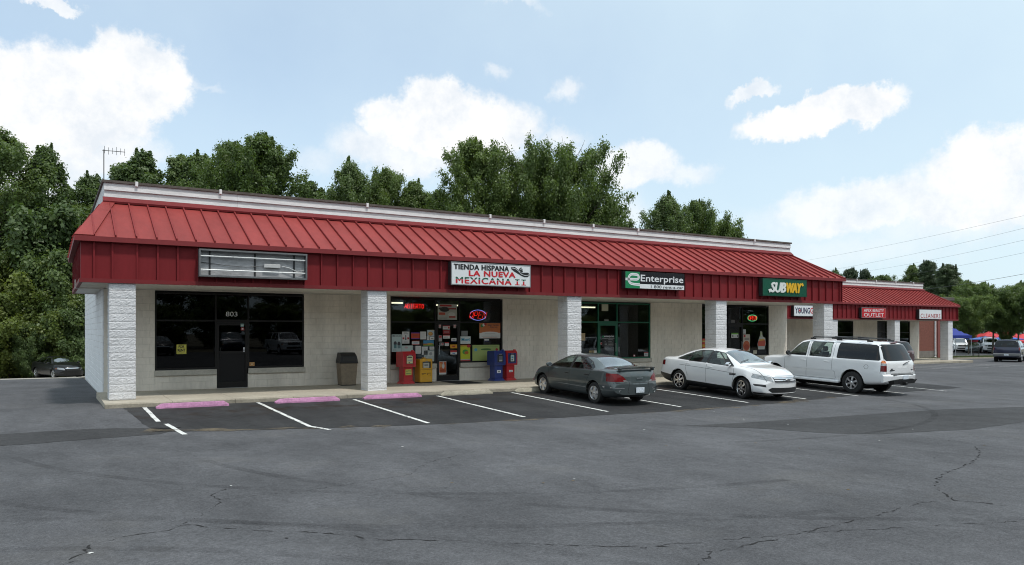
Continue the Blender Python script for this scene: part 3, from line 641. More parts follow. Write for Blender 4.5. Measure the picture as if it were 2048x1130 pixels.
# ============================================================ SIGNS
def col(c, rough=.5, **k): return mat('paint_%d_%d_%d' % tuple(int(x*999) for x in c), c, rough, **k)
WHT, BLK_, REDP, NAVY = (.74, .76, .78), (.012, .012, .014), (.55, .012, .022), (.018, .02, .07)
M_CAB = mat('sign_cabinet_black', (.02, .02, .022), .5); M_ALU = mat('sign_aluminium', (.33, .34, .35), .45, metal=.7, var=.15, vs=5)
def kx(X, org=(0, 0, 0)): return -1.30+(X+1.30)*.9935
def sign(label, x0, x1, z0, z1, y, face, cab=M_CAB, dep=.22, border=M_ALU, bw=.028, group=None):
    s = thing('shop_sign', label, 'sign', ((x0+x1)/2, y, z0), 0, group); w = (x1-x0)/2; h = z1-z0
    MB().cbox(-w, w, -dep+.012, 0, 0, h, .006).obj('cabinet', cab, s)
    for a, b, c, d in ((-w-.001, w+.001, h-bw, h+.001), (-w-.001, w+.001, -.001, bw), (-w-.001, -w+bw, bw+.001, h-bw-.001), (w-bw, w+.001, bw+.001, h-bw-.001)): MB().box(a, b, -dep-.006, -dep+.02, c, d).obj('rim', border, s)
    MB().box(-w+bw+.001, w-bw-.001, -dep, -dep+.011, bw+.001, h-bw-.001).obj('face', face, s)
    return s, -w+bw, -dep, bw, 2*(w-bw), h-2*bw
def letters(par, body, box, f, m, depth=.006, name='lettering', fat=0., **k):
    """letters in fractions f=(x0,x1,z0,z1) of the sign face"""
    x, y, z, w, h = box; mb = MB()
    for i, (dx, dz) in enumerate(((0, 0), (-fat, 0), (fat, 0), (0, fat*.6), (0, -fat*.6)) if fat else ((0, 0),)):      # heavier strokes: the same letters set five times, each a hair in front
        text(mb, body, x+f[0]*w+dx, y-.001-.0006*i, z+f[2]*h+dz, (f[1]-f[0])*w, (f[3]-f[2])*h, depth, **k)
    return mb.obj(name, m, par)
def shape(par, box, pts, m, name='print', off=.002):
    x, y, z, w, h = box; n = len(pts); mb = MB().add([(x+p[0]*w, y-off, z+p[1]*h) for p in pts]+[(x+p[0]*w, y-off-.003, z+p[1]*h) for p in pts], [tuple(range(n))[::-1], tuple(range(n, 2*n))]+[(i, (i+1) % n, n+(i+1) % n, n+i) for i in range(n)]); return mb.obj(name, m, par)
def stroke(par, box, pts, w_, m, name='print', off=.004):
    x, y, z, w, h = box; P = [Vector((x+p[0]*w, z+p[1]*h)) for p in pts]; L0, L1 = [], []
    for i, p in enumerate(P):
        d = (P[min(i+1, len(P)-1)]-P[max(i-1, 0)]).normalized(); L0.append((p.x-d.y*w_/2, y-off, p.y+d.x*w_/2)); L1.append((p.x+d.y*w_/2, y-off, p.y-d.x*w_/2))
    return MB().strip(L0, L1).obj(name, m, par)
def arc(cx, cy, rx, ry, a0, a1, n=10): return [(cx+rx*math.cos(R(a)), cy+ry*math.sin(R(a))) for a in lin(a0, a1, n)]
YF = -.062
# 1 gutted cabinet
s = thing('sign_frame', 'empty grey sign cabinet with bare fluorescent tubes above the vacant shop', 'sign frame', (kx(2.15), YF, 3.40)); w, h, dp = kx(5.10)-kx(2.15), .75, .22
M_BACK = mat('sign_back_streaked', (.40, .40, .41), .6, var=.4, vs=2.4, var2=.2, vs2=12, stretch=(.5, 1, 2.2))
M_ALUD = mat('sign_aluminium_dull', (.16, .165, .17), .55, metal=.4, var=.2, vs=6)
MB().box(.02, w-.02, -.03, 0, .02, h-.02).obj('back_panel', M_BACK, s)
for a, b, c, d in ((0, w, h-.045, h), (0, w, 0, .045), (0, .035, .046, h-.046), (w-.04, w, .046, h-.046)): MB().box(a, b, -dp, -.001, c, d).obj('rim', M_ALUD, s)
for f in (.10, .51, .885): MB().box(f*w-.02, f*w+.02, -.06, -.031, .046, h-.046).obj('rib', M_CAB, s)
M_TUBE = mat('fluorescent_tube', (.86, .87, .86), .3)
for z in (.565, .19):
    for a, b in ((.036, .30*w), (.305*w, w-.041)): MB().tube([(a, -.15, z), (b, -.15, z)], .019, 10).obj('tube', M_TUBE, s, True)
MB().cbox(.59*w, .745*w, -.13, -.061, .315, .42, .008).obj('ballast', mat('ballast_grey', (.5, .5, .5), .5), s)
MB().tube([(.04, -.05, .40), (.25*w, -.08, .33), (.42*w, -.08, .31), (.59*w, -.09, .36)], .008, 6).obj('cable', M_CAB, s)
for k in range(3): MB().tube([(.745*w, -.1, .38), (.83*w, -.11, .34-.02*k), (.90*w, -.11, .25-.012*k), (w-.05, -.1, .27+.02*k)], .006, 6).obj('cable', M_ALUD if k else M_TUBE, s)
# 2 grocery
s, x, y, z, w, h = sign('white sign reading TIENDA HISPANA LA NUEVA MEXICANA II with sombrero', kx(9.79), kx(12.86), 3.41, 4.16, YF, col(WHT, .35)); bx = (x, y, z, w, h)
letters(s, 'TIENDA HISPANA', bx, (.025, .715, .70, .94), col(BLK_), bold=.0, space=1.08, fat=.012); letters(s, 'LA NUEVA', bx, (.21, .80, .41, .655), col(REDP), bold=.0, space=1.1, fat=.014)
zc = z+.04*h+.19*h; bm = bmesh.new()
for i, (dx, dz) in enumerate(((0, 0), (-.014, 0), (.014, 0), (0, .008), (0, -.008))):
    V, F = text_poly('MEXICANA', .70*w, .29*h, space=1.12); vs = [bm.verts.new((x+.05*w+p[0]+dx, y-.003-.0006*i, z+.045*h+p[2]+dz)) for p in V]
    for f in F:
        try: bm.faces.new([vs[k] for k in f])
        except ValueError: pass
for X in (.80, .885):
    for a, b, c, d in ((X, X+.06, .045, .085), (X, X+.06, .295, .335), (X+.02, X+.04, .085, .295)): bm.faces.new([bm.verts.new((x+p*w, y-.003, z+q*h)) for p, q in ((a, c), (b, c), (b, d), (a, d))])
for t in (zc, zc+.02*h): bmesh.ops.bisect_plane(bm, geom=bm.verts[:]+bm.edges[:]+bm.faces[:], plane_co=(0, 0, t), plane_no=(0, 0, 1))
for lo, hi, c in ((-9, zc, REDP), (zc+.02*h, 99, (.01, .10, .055))):
    mb = MB()
    for f in bm.faces:
        if lo < f.calc_center_median().z < hi: mb.add([v.co[:] for v in f.verts], [tuple(range(len(f.verts)))])
    mb.obj('lettering', col(c), s)
bm.free()
q = lambda L: [((a-220)/1605., 1-(b-(225+(a-220)*.057))/470.) for a, b in L]
shape(s, bx, q([(1415, 335), (1500, 330), (1560, 385), (1600, 440), (1660, 462), (1780, 462), (1812, 490), (1812, 535), (1770, 566), (1700, 566), (1630, 530), (1570, 490), (1480, 430), (1425, 380)])[::-1], col(BLK_), 'sombrero_brim')
shape(s, bx, q([(1580, 400), (1600, 362), (1635, 338), (1662, 380), (1672, 448), (1630, 446)])[::-1], col(BLK_), 'sombrero_crown', .0025)
stroke(s, bx, q([(1430, 352), (1520, 375), (1590, 440), (1640, 500), (1720, 530), (1800, 520)]), .012, col(WHT, .35), 'sombrero_trim', .008)
stroke(s, bx, q([(1450, 342), (1540, 385), (1610, 470), (1680, 515), (1760, 530), (1806, 500)]), .012, col((.35, .36, .37)), 'sombrero_trim', .007)
stroke(s, bx, q([(1600, 405), (1636, 360), (1655, 420)]), .012, col(WHT, .35), 'sombrero_trim', .008)
# 3 car hire
GRN = (.012, .21, .085)
s, x, y, z, w, h = sign('black and green car rental sign reading Enterprise 1 800 rent-a-car', kx(17.08), kx(20.10), 3.51, 4.15, YF, col((.012, .012, .016), .25), border=M_CAB, bw=.012); bx = (x, y, z, w, h)
shape(s, bx, [(0, 0), (.235, 0), (.235, 1), (0, 1)], col(GRN, .3), 'green_panel', .0005); shape(s, bx, [(.2355, 0), (1, 0), (1, .265), (.2355, .265)], col(WHT, .35), 'white_strip', .0005)
ep = [(0, .535), (.17, .535)]+arc(.175, .685, .042, .15, -80, 80)+[(.12, .845)]+arc(.115, .55, .065, .295, 95, 255, 14)+[(.15, .235), (.235, .225)]
for d in (-.026, .026):
    P = [Vector(p) for p in ep]; Q = []
    for i, p in enumerate(P):
        t = (P[min(i+1, len(P)-1)]-P[max(i-1, 0)]); t = Vector((t.x*w, t.y*h)).normalized(); Q.append((p.x-t.y*d/w, p.y+t.x*d/h))
    stroke(s, bx, Q, .042, col(WHT, .35), 'emblem_stroke', .006)
letters(s, 'Enterprise', bx, (.25, .985, .30, .84), col(WHT, .35), bold=.012); letters(s, '1 800 rent-a-car', bx, (.42, .985, .04, .225), col(BLK_), bold=.008)
# 4 sandwiches
s, x, y, z, w, h = sign('dark green sandwich shop sign reading SUBWAY in white and yellow', kx(24.67), kx(27.57), 3.41, 4.16, YF, col((.008, .085, .05), .22), border=mat('sign_rim_green', (.006, .05, .03), .3), bw=.03); bx = (x, y, z, w, h)
sh_w, sh_y = col((.70, .72, .70), .35), col((.72, .42, .02), .35)
letters(s, 'SUB', bx, (.165, .50, .20, .80), sh_w, .03, bold=.0, shear=.22, space=.95, fat=.03); letters(s, 'WAY', bx, (.525, .87, .20, .80), sh_y, .03, bold=.0, shear=.22, space=.95, fat=.03)
shape(s, bx, [(.18, .26), (.165, .42), (.10, .34), (.135, .14), (.15, .22)][::-1], sh_w, 'arrow', .03); shape(s, bx, [(.82, .70), (.87, .80), (.90, .86), (.925, .68), (.885, .62), (.875, .70)], sh_y, 'arrow', .03)
# the far building's signs
YG2 = B2[1]+YF
s, x, y, z, w, h = sign('red sign reading APEX BEAUTY OUTLET on the far shop building', 46.4, 49.2, 2.79, 3.51, YG2, col((.50, .012, .02), .3)); bx = (x, y, z, w, h)
letters(s, 'APEX BEAUTY', bx, (.08, .92, .58, .90), col(WHT), bold=.0); letters(s, 'OUTLET', bx, (.08, .92, .10, .46), col(WHT), bold=.0)
s, x, y, z, w, h = sign('white sign reading CLEANERS at the end of the far shop building', 53.35, 56.3, 2.76, 3.48, YG2, col(WHT, .35)); bx = (x, y, z, w, h)
letters(s, 'CLEANERS', bx, (.05, .95, .08, .56), col((.36, .012, .018)), bold=.0, space=1.1)
s, x, y, z, w, h = sign('white YOUNGGUNS sign partly hidden behind the end column', 39.3, 42.3, 2.84, 3.56, YG2, col(WHT, .35)); bx = (x, y, z, w, h)
letters(s, 'YOUNG', bx, (.03, .53, .22, .80), col(NAVY), bold=.02); letters(s, 'GUNS', bx, (.54, .97, .22, .80), col(REDP), bold=.015)
st = []
for i in range(10): r_ = (.034, .2) if i % 2 == 0 else (.014, .08); a = math.pi/2+i*math.pi/5; st.append((.178+r_[0]*math.cos(a), .51+r_[1]*.8*math.sin(a)))
shape(s, bx, st, col(REDP), 'star', .012)

# ============================================================ WINDOW POSTERS, STICKERS, NEON
YW = YS+.058
def poster(label, b, base, els=(), cat='poster', name='window_poster', group=None, y=YW, org=(0, 0, 0)):
    x0, x1, z0, z1 = b; s = thing(name, label, cat, (x0, y, z0), 0, group); w, h = x1-x0, z1-z0
    MB().box(0, w, 0, .003, 0, h).obj('sheet', col(base, .6), s)
    for i, e in enumerate(els):
        yy = -.0015*(i+1)
        if e[0] == 'r': _, a, b_, c, d, cl = e; MB().box(a*w, b_*w, yy, yy+.001, c*h, d*h).obj('print', col(cl, .6), s)
        elif e[0] == 't': _, t, a, b_, c, d, cl = e[:7]; text(MB(), t, a*w, yy, c*h, (b_-a)*w, (d-c)*h, bold=e[7] if len(e) > 7 else .01).obj('lettering', col(cl, .6), s)
        elif e[0] == 'e': _, a, b_, ra, rb, cl = e; MB().add([(w*a+ra*w*math.cos(2*math.pi*k/16), yy, h*b_+rb*h*math.sin(2*math.pi*k/16)) for k in range(16)], [tuple(range(16))]).obj('print', col(cl, .6), s)
        elif e[0] == 'l':
            _, a, b_, c, d, n, cl = e
            for k in range(n): zz = c+(d-c)*k/max(1, n-1); MB().box(a*w, (b_-(.12 if k % 3 == 2 else 0))*w, yy, yy+.001, zz*h-.004, zz*h+.004).obj('print', col(cl, .6), s)
    return s
W_ = (.66, .67, .66); DK = (.05, .05, .06); G_ = (.35, .36, .36)
poster('yellow FOR RENT notice in the dark vacant shop window', (2.0, 2.28, 1.21, 1.5), (.60, .56, .10), [('t', 'FOR', .2, .8, .64, .92, BLK_, .04), ('t', 'RENT', .1, .9, .26, .56, BLK_, .04), ('l', .1, .9, .08, .18, 2, (.3, .28, .08))], 'notice')
s = thing('door_number', 'white number 803 on the glass over the vacant shop door', 'number', (3.44, YW, 2.38)); text(MB(), '803', 0, 0, 0, .35, .15, .003, bold=.0).obj('lettering', col(WHT), s)
poster('small teal sticker at top of the vacant shop door', (3.88, 3.98, 2.05, 2.15), (.20, .34, .34), [('r', .1, .9, .4, .6, W_)], 'sticker', y=YS+.018)
poster('small pink round sticker on the vacant shop door', (3.89, 3.99, 1.94, 2.03), (.42, .10, .11), [('e', .5, .5, .25, .25, W_)], 'sticker', y=YS+.018)
poster('white key notice by the lock of the vacant shop door', (3.955, 4.01, 1.25, 1.40), (.55, .57, .62), [('r', .2, .8, .2, .5, DK)], 'sticker', y=YS+.018)
poster('small orange sign low in the vacant shop window', (4.16, 4.32, .79, .91), (.55, .30, .12), [('e', .5, .5, .3, .36, (.35, .12, .05)), ('e', .5, .5, .2, .24, (.6, .45, .25))], 'sign')
e = thing('emergency_light', 'pale emergency light box inside over the vacant shop door', 'light box', (3.2, YS+.2, 2.82))
MB().cbox(.12, .42, 0, .08, 0, .20, .01).obj('housing', mat('offwhite_plastic', (.75, .73, .66), .5), e)
for a in (0.0, .44): MB().cbox(a, a+.1, .01, .06, .10, .17, .02).obj('lamp_head', mat('offwhite_plastic', (.75, .73, .66), .5), e)
RD, OR, BL = (.42, .03, .035), (.52, .12, .03), (.05, .16, .36)
SH2 = [('tall white poster headed MEXICO at left of the grocery window', (9.05, 9.43, 1.17, 1.79), (.50, .62, .62), [('t', 'MEXICO', .08, .92, .86, .97, DK), ('e', .35, .48, .16, .13, DK), ('r', .22, .48, .2, .42, (.10, .22, .24)), ('e', .72, .45, .16, .14, DK), ('r', .58, .88, .2, .38, (.16, .26, .28)), ('l', .1, .45, .06, .12, 2, DK)]),
 ('narrow white bottle poster in the grocery window', (9.45, 9.73, 1.46, 1.89), W_, [('r', .44, .56, .40, .72, DK), ('e', .5, .38, .10, .08, DK), ('r', .05, .3, .36, .52, RD), ('r', .7, .95, .36, .52, RD), ('l', .2, .8, .80, .92, 3, DK), ('l', .2, .8, .08, .2, 3, G_)]),
 ('orange red flyer with purple bands in the grocery window', (9.8, 10.13, 1.62, 1.86), (.50, .06, .02), [('r', 0, 1, .86, 1, (.12, .05, .28)), ('r', 0, 1, 0, .12, (.12, .05, .28)), ('l', .2, .8, .45, .55, 2, DK)]),
 ('small white flyer edged red below the orange flyer', (9.83, 10.12, 1.41, 1.56), W_, [('r', 0, 1, .85, 1, RD), ('r', 0, 1, 0, .14, RD), ('l', .2, .8, .4, .6, 2, BL)]),
 ('plain white page right of the orange flyer', (10.16, 10.39, 1.61, 1.89), W_, [('l', .12, .88, .15, .85, 8, G_)]),
 ('food poster with golden bread at top of the grocery window', (10.44, 10.72, 1.71, 1.95), (.40, .50, .55), [('e', .45, .42, .34, .3, (.50, .22, .05)), ('e', .42, .48, .24, .18, (.62, .36, .10)), ('r', .5, 1, .82, 1, (.5, .45, .4))]),
 ('small white card below the bread poster', (10.54, 10.72, 1.59, 1.70), W_, [('r', .2, .8, .3, .5, DK)]), ('blank white slip beside the small white card', (10.42, 10.52, 1.58, 1.72), W_, [('l', .2, .8, .3, .7, 3, G_)]),
 ('wide colourful landscape flyer in the grocery window', (10.28, 10.7, 1.36, 1.57), (.05, .22, .40), [('r', 0, 1, 0, .36, (.12, .22, .04)), ('r', 0, .6, .2, .44, (.38, .16, .03)), ('e', .65, .4, .3, .14, (.45, .30, .05))]),
 ('left one of two typed white pages low in the grocery window', (9.97, 10.19, 1.09, 1.37), W_, [('l', .12, .88, .12, .86, 8, G_)]), ('right one of two typed white pages low in the grocery window', (10.22, 10.45, 1.05, 1.34), W_, [('l', .12, .88, .12, .86, 8, G_)]),
 ('small white card at the right edge beside the typed pages', (10.53, 10.72, 1.23, 1.34), W_, [('l', .15, .85, .35, .7, 2, DK)]), ('pale grey picture poster at lower right of the grocery window', (10.30, 10.72, .80, 1.20), (.42, .47, .46), [('r', .4, .95, .5, .9, (.55, .56, .54)), ('e', .65, .7, .15, .15, (.3, .32, .32))]),
 ('pale green map poster behind the red newspaper box', (9.44, 9.86, .92, 1.39), (.50, .60, .57), [('e', .4, .85, .16, .08, (.55, .4, .4)), ('l', .1, .8, .3, .6, 4, (.35, .48, .5))]),
 ('grey and red phone card poster over the grocery door', (10.86, 11.65, 2.33, 2.91), (.46, .48, .45), [('r', .1, .72, .84, .96, RD), ('e', .35, .66, .26, .16, (.03, .03, .03)), ('e', .15, .72, .12, .06, (.05, .05, .05)), ('r', .05, .38, .3, .46, (.55, .12, .08)), ('e', .72, .34, .18, .14, (.60, .61, .60)), ('r', .55, .95, .66, .76, (.28, .05, .05)), ('r', .58, .92, .12, .24, (.4, .1, .08)), ('l', .04, .5, .06, .16, 2, DK)])]
for lb, b, base, els in SH2: poster(lb, b, base, els)
ST = [('white strip sticker with red end high on the grocery door', (11.05, 11.34, 1.97, 2.11), W_, [('r', 0, 1, .8, 1, RD), ('r', .72, .95, .2, .7, RD), ('l', .08, .65, .35, .55, 2, DK)]), ('dark red sticker high on the grocery door', (11.05, 11.35, 1.80, 1.95), (.25, .015, .02), [('l', .15, .85, .35, .6, 2, (.5, .3, .3))]),
 ('white strip sticker below the dark red one on the grocery door', (11.06, 11.34, 1.63, 1.77), W_, [('r', 0, 1, .78, 1, RD), ('l', .1, .7, .3, .5, 2, DK)]), ('small red and grey sticker at left of the grocery door', (10.88, 11.01, 1.53, 1.75), (.36, .34, .34), [('r', .1, .9, .6, .95, RD)]), ('white sticker with dark blue wave on the grocery door', (11.4, 11.61, 1.5, 1.65), W_, [('r', 0, 1, 0, .3, NAVY), ('r', .2, .8, .45, .65, NAVY)]),
 ('red topped white sticker in the middle of the grocery door', (11.13, 11.3, 1.36, 1.5), W_, [('r', 0, 1, .7, 1, RD), ('l', .1, .9, .25, .5, 2, DK)]), ('small black and white sticker on the grocery door', (10.91, 11.08, 1.38, 1.48), (.40, .40, .41), [('r', .05, .45, .3, .8, DK), ('r', .55, .95, .3, .8, RD)]), ('orange yellow sticker on the grocery door', (11.35, 11.64, 1.27, 1.41), (.58, .27, .01), [('r', .3, .7, .35, .7, (.35, .03, .02))]),
 ('red and white sticker below the orange yellow one', (11.36, 11.63, 1.04, 1.19), W_, [('r', 0, 1, .55, 1, RD), ('r', .3, .7, .15, .4, BL)]), ('red ring sticker at the top left of the grocery door', (10.88, 10.98, 2.02, 2.15), (.35, .33, .33), [('e', .5, .6, .45, .35, RD), ('e', .5, .6, .25, .2, W_)]), ('red ring sticker at the top right of the grocery door', (11.49, 11.6, 2.02, 2.15), (.35, .33, .33), [('e', .5, .6, .45, .35, RD), ('e', .5, .6, .25, .2, W_)]), ('orange drink poster low on the grocery door', (10.89, 11.19, .31, .79), W_, [('r', .04, .96, .14, .97, (.50, .11, .03)), ('e', .58, .64, .17, .2, (.55, .57, .56)), ('r', .5, .66, .7, .95, (.5, .5, .48)), ('e', .55, .3, .4, .1, (.34, .06, .02)), ('e', .25, .7, .12, .18, (.6, .3, .12))])]
for lb, b, base, els in ST: poster(lb, b, base, els, 'sticker' if 'sticker' in lb else 'poster', 'door_sticker', y=YS+.018)
SH3 = [('plain grey sheet at left of the right grocery window', (11.84, 12.11, 1.73, 1.92), (.18, .19, .19), []), ('white flyer with blue script in the grocery window', (11.8, 12.23, 1.43, 1.71), (.60, .66, .66), [('t', 'Movi', .1, .9, .35, .8, (.02, .28, .45), .03), ('l', .15, .7, .15, .2, 1, G_)]),
 ('yellow green poster with red top in the grocery window', (11.8, 12.21, .80, 1.39), (.50, .55, .03), [('r', 0, 1, .9, 1, (.5, .25, .05)), ('e', .5, .55, .3, .16, (.05, .30, .05)), ('e', .62, .5, .22, .1, (.45, .12, .02)), ('e', .85, .92, .2, .1, RD), ('r', 0, 1, 0, .1, (.45, .45, .42)), ('r', 0, 1, -.03, .03, RD)]),
 ('orange and white Inter Cambio Express poster in the grocery window', (12.61, 13.53, 1.63, 2.24), (.52, .16, .05), [('r', 0, 1, 0, .34, W_), ('e', .5, .26, .5, .16, W_), ('t', 'Inter Cambio', .4, .95, .78, .90, DK), ('t', 'Express', .52, .85, .64, .76, DK), ('e', .12, .78, .07, .1, (.05, .25, .06)), ('e', .2, .84, .06, .09, W_), ('e', .28, .9, .06, .09, RD), ('l', .25, .75, .28, .30, 1, DK), ('l', .1, .95, .14, .16, 1, DK), ('l', .15, .85, .05, .06, 1, OR)]),
 ('wide pale green banner behind the blue newspaper box', (12.31, 13.49, .78, 1.38), (.38, .48, .16), [('l', .05, .95, .88, .90, 1, (.08, .2, .06)), ('e', .12, .7, .06, .1, (.1, .35, .5)), ('e', .5, .72, .2, .06, (.08, .18, .05)), ('e', .9, .7, .05, .08, RD)]), ('small blue and white sticker under the orange poster', (12.83, 13.03, 1.5, 1.6), W_, [('r', 0, 1, 0, .45, NAVY)])]
for lb, b, base, els in SH3: poster(lb, b, base, els)
# car hire office
poster('square cream notice over the rental office door', (18.49, 18.84, 2.75, 3.04), (.50, .50, .38), []); poster('small grey number plate above the rental office door', (18.62, 18.87, 2.325, 2.40), (.16, .17, .16), [('l', .15, .85, .4, .6, 2, G_)], 'number plate')
s = poster('white opening hours lettering on the rental office door', (18.5, 19.17, 1.25, 1.72), (.012, .012, .014), [('e', .1, .9, .09, .09, GRN), ('t', 'enterprise', .17, .95, .82, 1.0, WHT, .02), ('r', 0, 1, .735, .75, WHT), ('l', .5, .85, .6, .6, 1, WHT), ('l', .2, .4, .2, .42, 3, WHT), ('l', .5, .9, .2, .42, 3, WHT), ('l', .2, .9, .05, .05, 1, WHT)], 'door lettering', y=YS+.05)
poster('red and white round sticker on the rental office door', (18.42, 18.52, 1.33, 1.43), (.42, .30, .30), [('e', .5, .5, .35, .35, RD)], 'sticker', y=YS+.05)
poster('tan notice at the left of the rental office window', (17.37, 17.62, 1.51, 1.82), (.45, .34, .20), [('l', .1, .7, .4, .6, 2, (.3, .2, .1))], 'notice'); poster('tan and white card low in the rental office window', (17.82, 18.22, .97, 1.09), (.33, .25, .12), [('r', .68, 1, 0, 1, W_), ('r', .35, .5, .3, .7, DK)], 'card')
poster('white red edged sticker in the corner of the rental office window', (20.83, 21.07, .80, .97), (.50, .51, .52), [('r', 0, 1, .85, 1, RD), ('l', .2, .8, .3, .6, 3, DK)], 'sticker'); poster('small pink sticker low in the rental office window', (20.22, 20.33, .80, .88), (.42, .14, .16), [('e', .5, .5, .3, .3, W_)], 'sticker')
# sandwich shop
poster('green topped white card on the sandwich shop door', (26.23, 26.7, 1.58, 1.81), W_, [('r', 0, 1, .7, 1, (.12, .36, .04)), ('e', .2, .36, .1, .2, DK), ('e', .85, .36, .1, .2, DK), ('l', .4, .65, .3, .4, 2, DK)], 'card', y=YS+.018); poster('small grey square high on the sandwich shop door', (26.26, 26.51, 2.29, 2.43), (.14, .14, .14), [], 'sticker')
poster('white leaflet in the sandwich shop window', (27.05, 27.27, 1.77, 1.98), (.50, .52, .54), [('l', .15, .8, .2, .8, 3, G_)], 'leaflet'); poster('tall sandwich poster in the sandwich shop window', (27.07, 27.55, .92, 1.74), (.48, .44, .38), [('e', .5, .33, .48, .30, (.42, .09, .03)), ('e', .5, .26, .34, .16, (.30, .04, .015)), ('r', .1, .35, .84, .97, RD), ('r', .2, .9, .66, .8, (.25, .22, .2))])
s = thing('window_poster', 'cut-out bottle shaped poster in the sandwich shop window', 'poster', (28.08, YW, 1.0)); bx = (0, 0, 0, .6, .9)
shape(s, bx, [(0, .3), (.1, .0), (.85, .0), (1, .35), (.92, .62), (.62, .7), (.56, .95), (.36, 1), (.3, .75), (.2, .62)], col((.40, .42, .40)), 'sheet'); shape(s, bx, [(.02, .32), (.1, .18), (.86, .18), (.97, .38), (.9, .5), (.1, .46)], col((.42, .06, .03)), 'print', .008); shape(s, bx, [(.2, .46), (.86, .5), (.8, .58), (.24, .56)], col((.55, .28, .04)), 'print', .008); stroke(s, bx, arc(.46, .8, .1, .12, 0, 300), .03, col((.3, .4, .06)), 'print', .008)
poster('red and yellow banner showing beside the fourth column', (24.36, 24.9, .95, 1.55), (.45, .05, .03), [('r', 0, 1, .35, .55, (.55, .30, .03)), ('r', 0, 1, .75, .85, (.5, .4, .1))], 'banner')
poster('tilted cream card at the foot of the sandwich shop window', (27.78, 28.04, .79, .96), (.42, .40, .32), [], 'card')

# neon: letters as bent glass tubes
NE = {'A': [[(0, 0), (.5, 1), (1, 0)], [(.2, .4), (.8, .4)]], 'B': [[(0, 0), (0, 1), (.7, 1), (.9, .8), (.7, .55), (0, .55)], [(.7, .55), (1, .3), (.7, 0), (0, 0)]], 'I': [[(.5, 0), (.5, 1)], [(.2, 0), (.8, 0)], [(.2, 1), (.8, 1)]], 'E': [[(1, 1), (0, 1), (0, 0), (1, 0)], [(0, .52), (.75, .52)]],
      'R': [[(0, 0), (0, 1), (.75, 1), (.95, .78), (.75, .5), (0, .5)], [(.5, .5), (1, 0)]], 'T': [[(.5, 0), (.5, 1)], [(0, 1), (1, 1)]], 'O': [[(.5+.5*math.cos(R(a)), .5+.5*math.sin(R(a))) for a in range(80, 450, 24)]], 'P': [[(0, 0), (0, 1), (.75, 1), (1, .75), (.75, .45), (0, .45)]], 'N': [[(0, 0), (0, 1), (1, 0), (1, 1)]]}
def glow(name, c, s): return mat(name, c, .4, emit=c, es=s)
def neon(label, word, x0, x1, z0, z1, m, slant=0., ring=None, dbl=0., rad=.0085):
    s = thing('neon_sign', label, 'neon sign', (x0, YS+.10, z0)); w, h = x1-x0, z1-z0; n = len(word); cw = w/n; a, b = (.0, 1.) if not ring else (.18, .82)
    for i, ch in enumerate(word):
        mb = MB()
        for st in NE[ch]:
            for d in ((0,) if not dbl else (-dbl, dbl)):
                mb.tube([(cw*(i+.12)+p[0]*cw*.74+slant*(p[1]-.5)*h+d, 0, h*(a+(b-a)*p[1])) for p in st], rad, 6)
        stuff_ok = mb.obj('letter_tube', m, s)
    if ring:
        for a0, a1 in ((15, 165), (195, 345)) if ring[1] else ((0, 360),): MB().tube([(w/2+w*.56*math.cos(R(t)) if not ring[1] else w/2+w*.46*math.cos(R(t)), .012, h/2+h*.5*math.sin(R(t))) for t in lin(a0, a1, 26)], rad*1.35, 6).obj('ring_tube', ring[0], s)
    MB().box(.05, w-.05, .02, .025, h*.2, h*.8).obj('backing', M_CAB, s); return s
neon('red neon sign reading ABIERTO at top of the grocery window', 'ABIERTO', 9.55, 10.33, 2.735, 2.89, glow('neon_red', (1., .02, .012), 1.5), dbl=.006)
neon('red neon OPEN sign with blue ring in the grocery window', 'OPEN', 12.2, 12.96, 2.32, 2.71, glow('neon_red2', (1., .03, .015), 1.9), slant=.2, ring=(glow('neon_blue', (.30, .32, 1.), 1.6), True))
neon('red neon OPEN sign with green ring in the sandwich shop', 'OPEN', 27.5, 28.08, 2.38, 2.68, glow('neon_red3', (1., .04, .02), 1.8), slant=.08, rad=.014, ring=(glow('neon_green', (.10, .85, .35), 1.1), False))
M_FLUO = glow('lit_tube', (1., .93, .68), 2.2)
for lb, x, y, dx, dy in (('lit ceiling tube at left inside the grocery', 10.2, 5.8, .9, .0), ('lit ceiling tube seen over the grocery door', 13.4, 7.4, 1.2, .0), ('lit ceiling tube inside the rental office', 20.2, 6.5, 1.2, 0.)):
    s = thing('ceiling_light', lb, 'ceiling light', (x, y, 2.96)); MB().box(-dx/2, dx/2, -.09, .09, .09, .145).obj('housing', mat('light_housing', (.6, .6, .58), .5), s); MB().tube([(-dx/2, 0, .06), (dx/2, 0, .06)], .03, 8).obj('tube', M_FLUO, s)

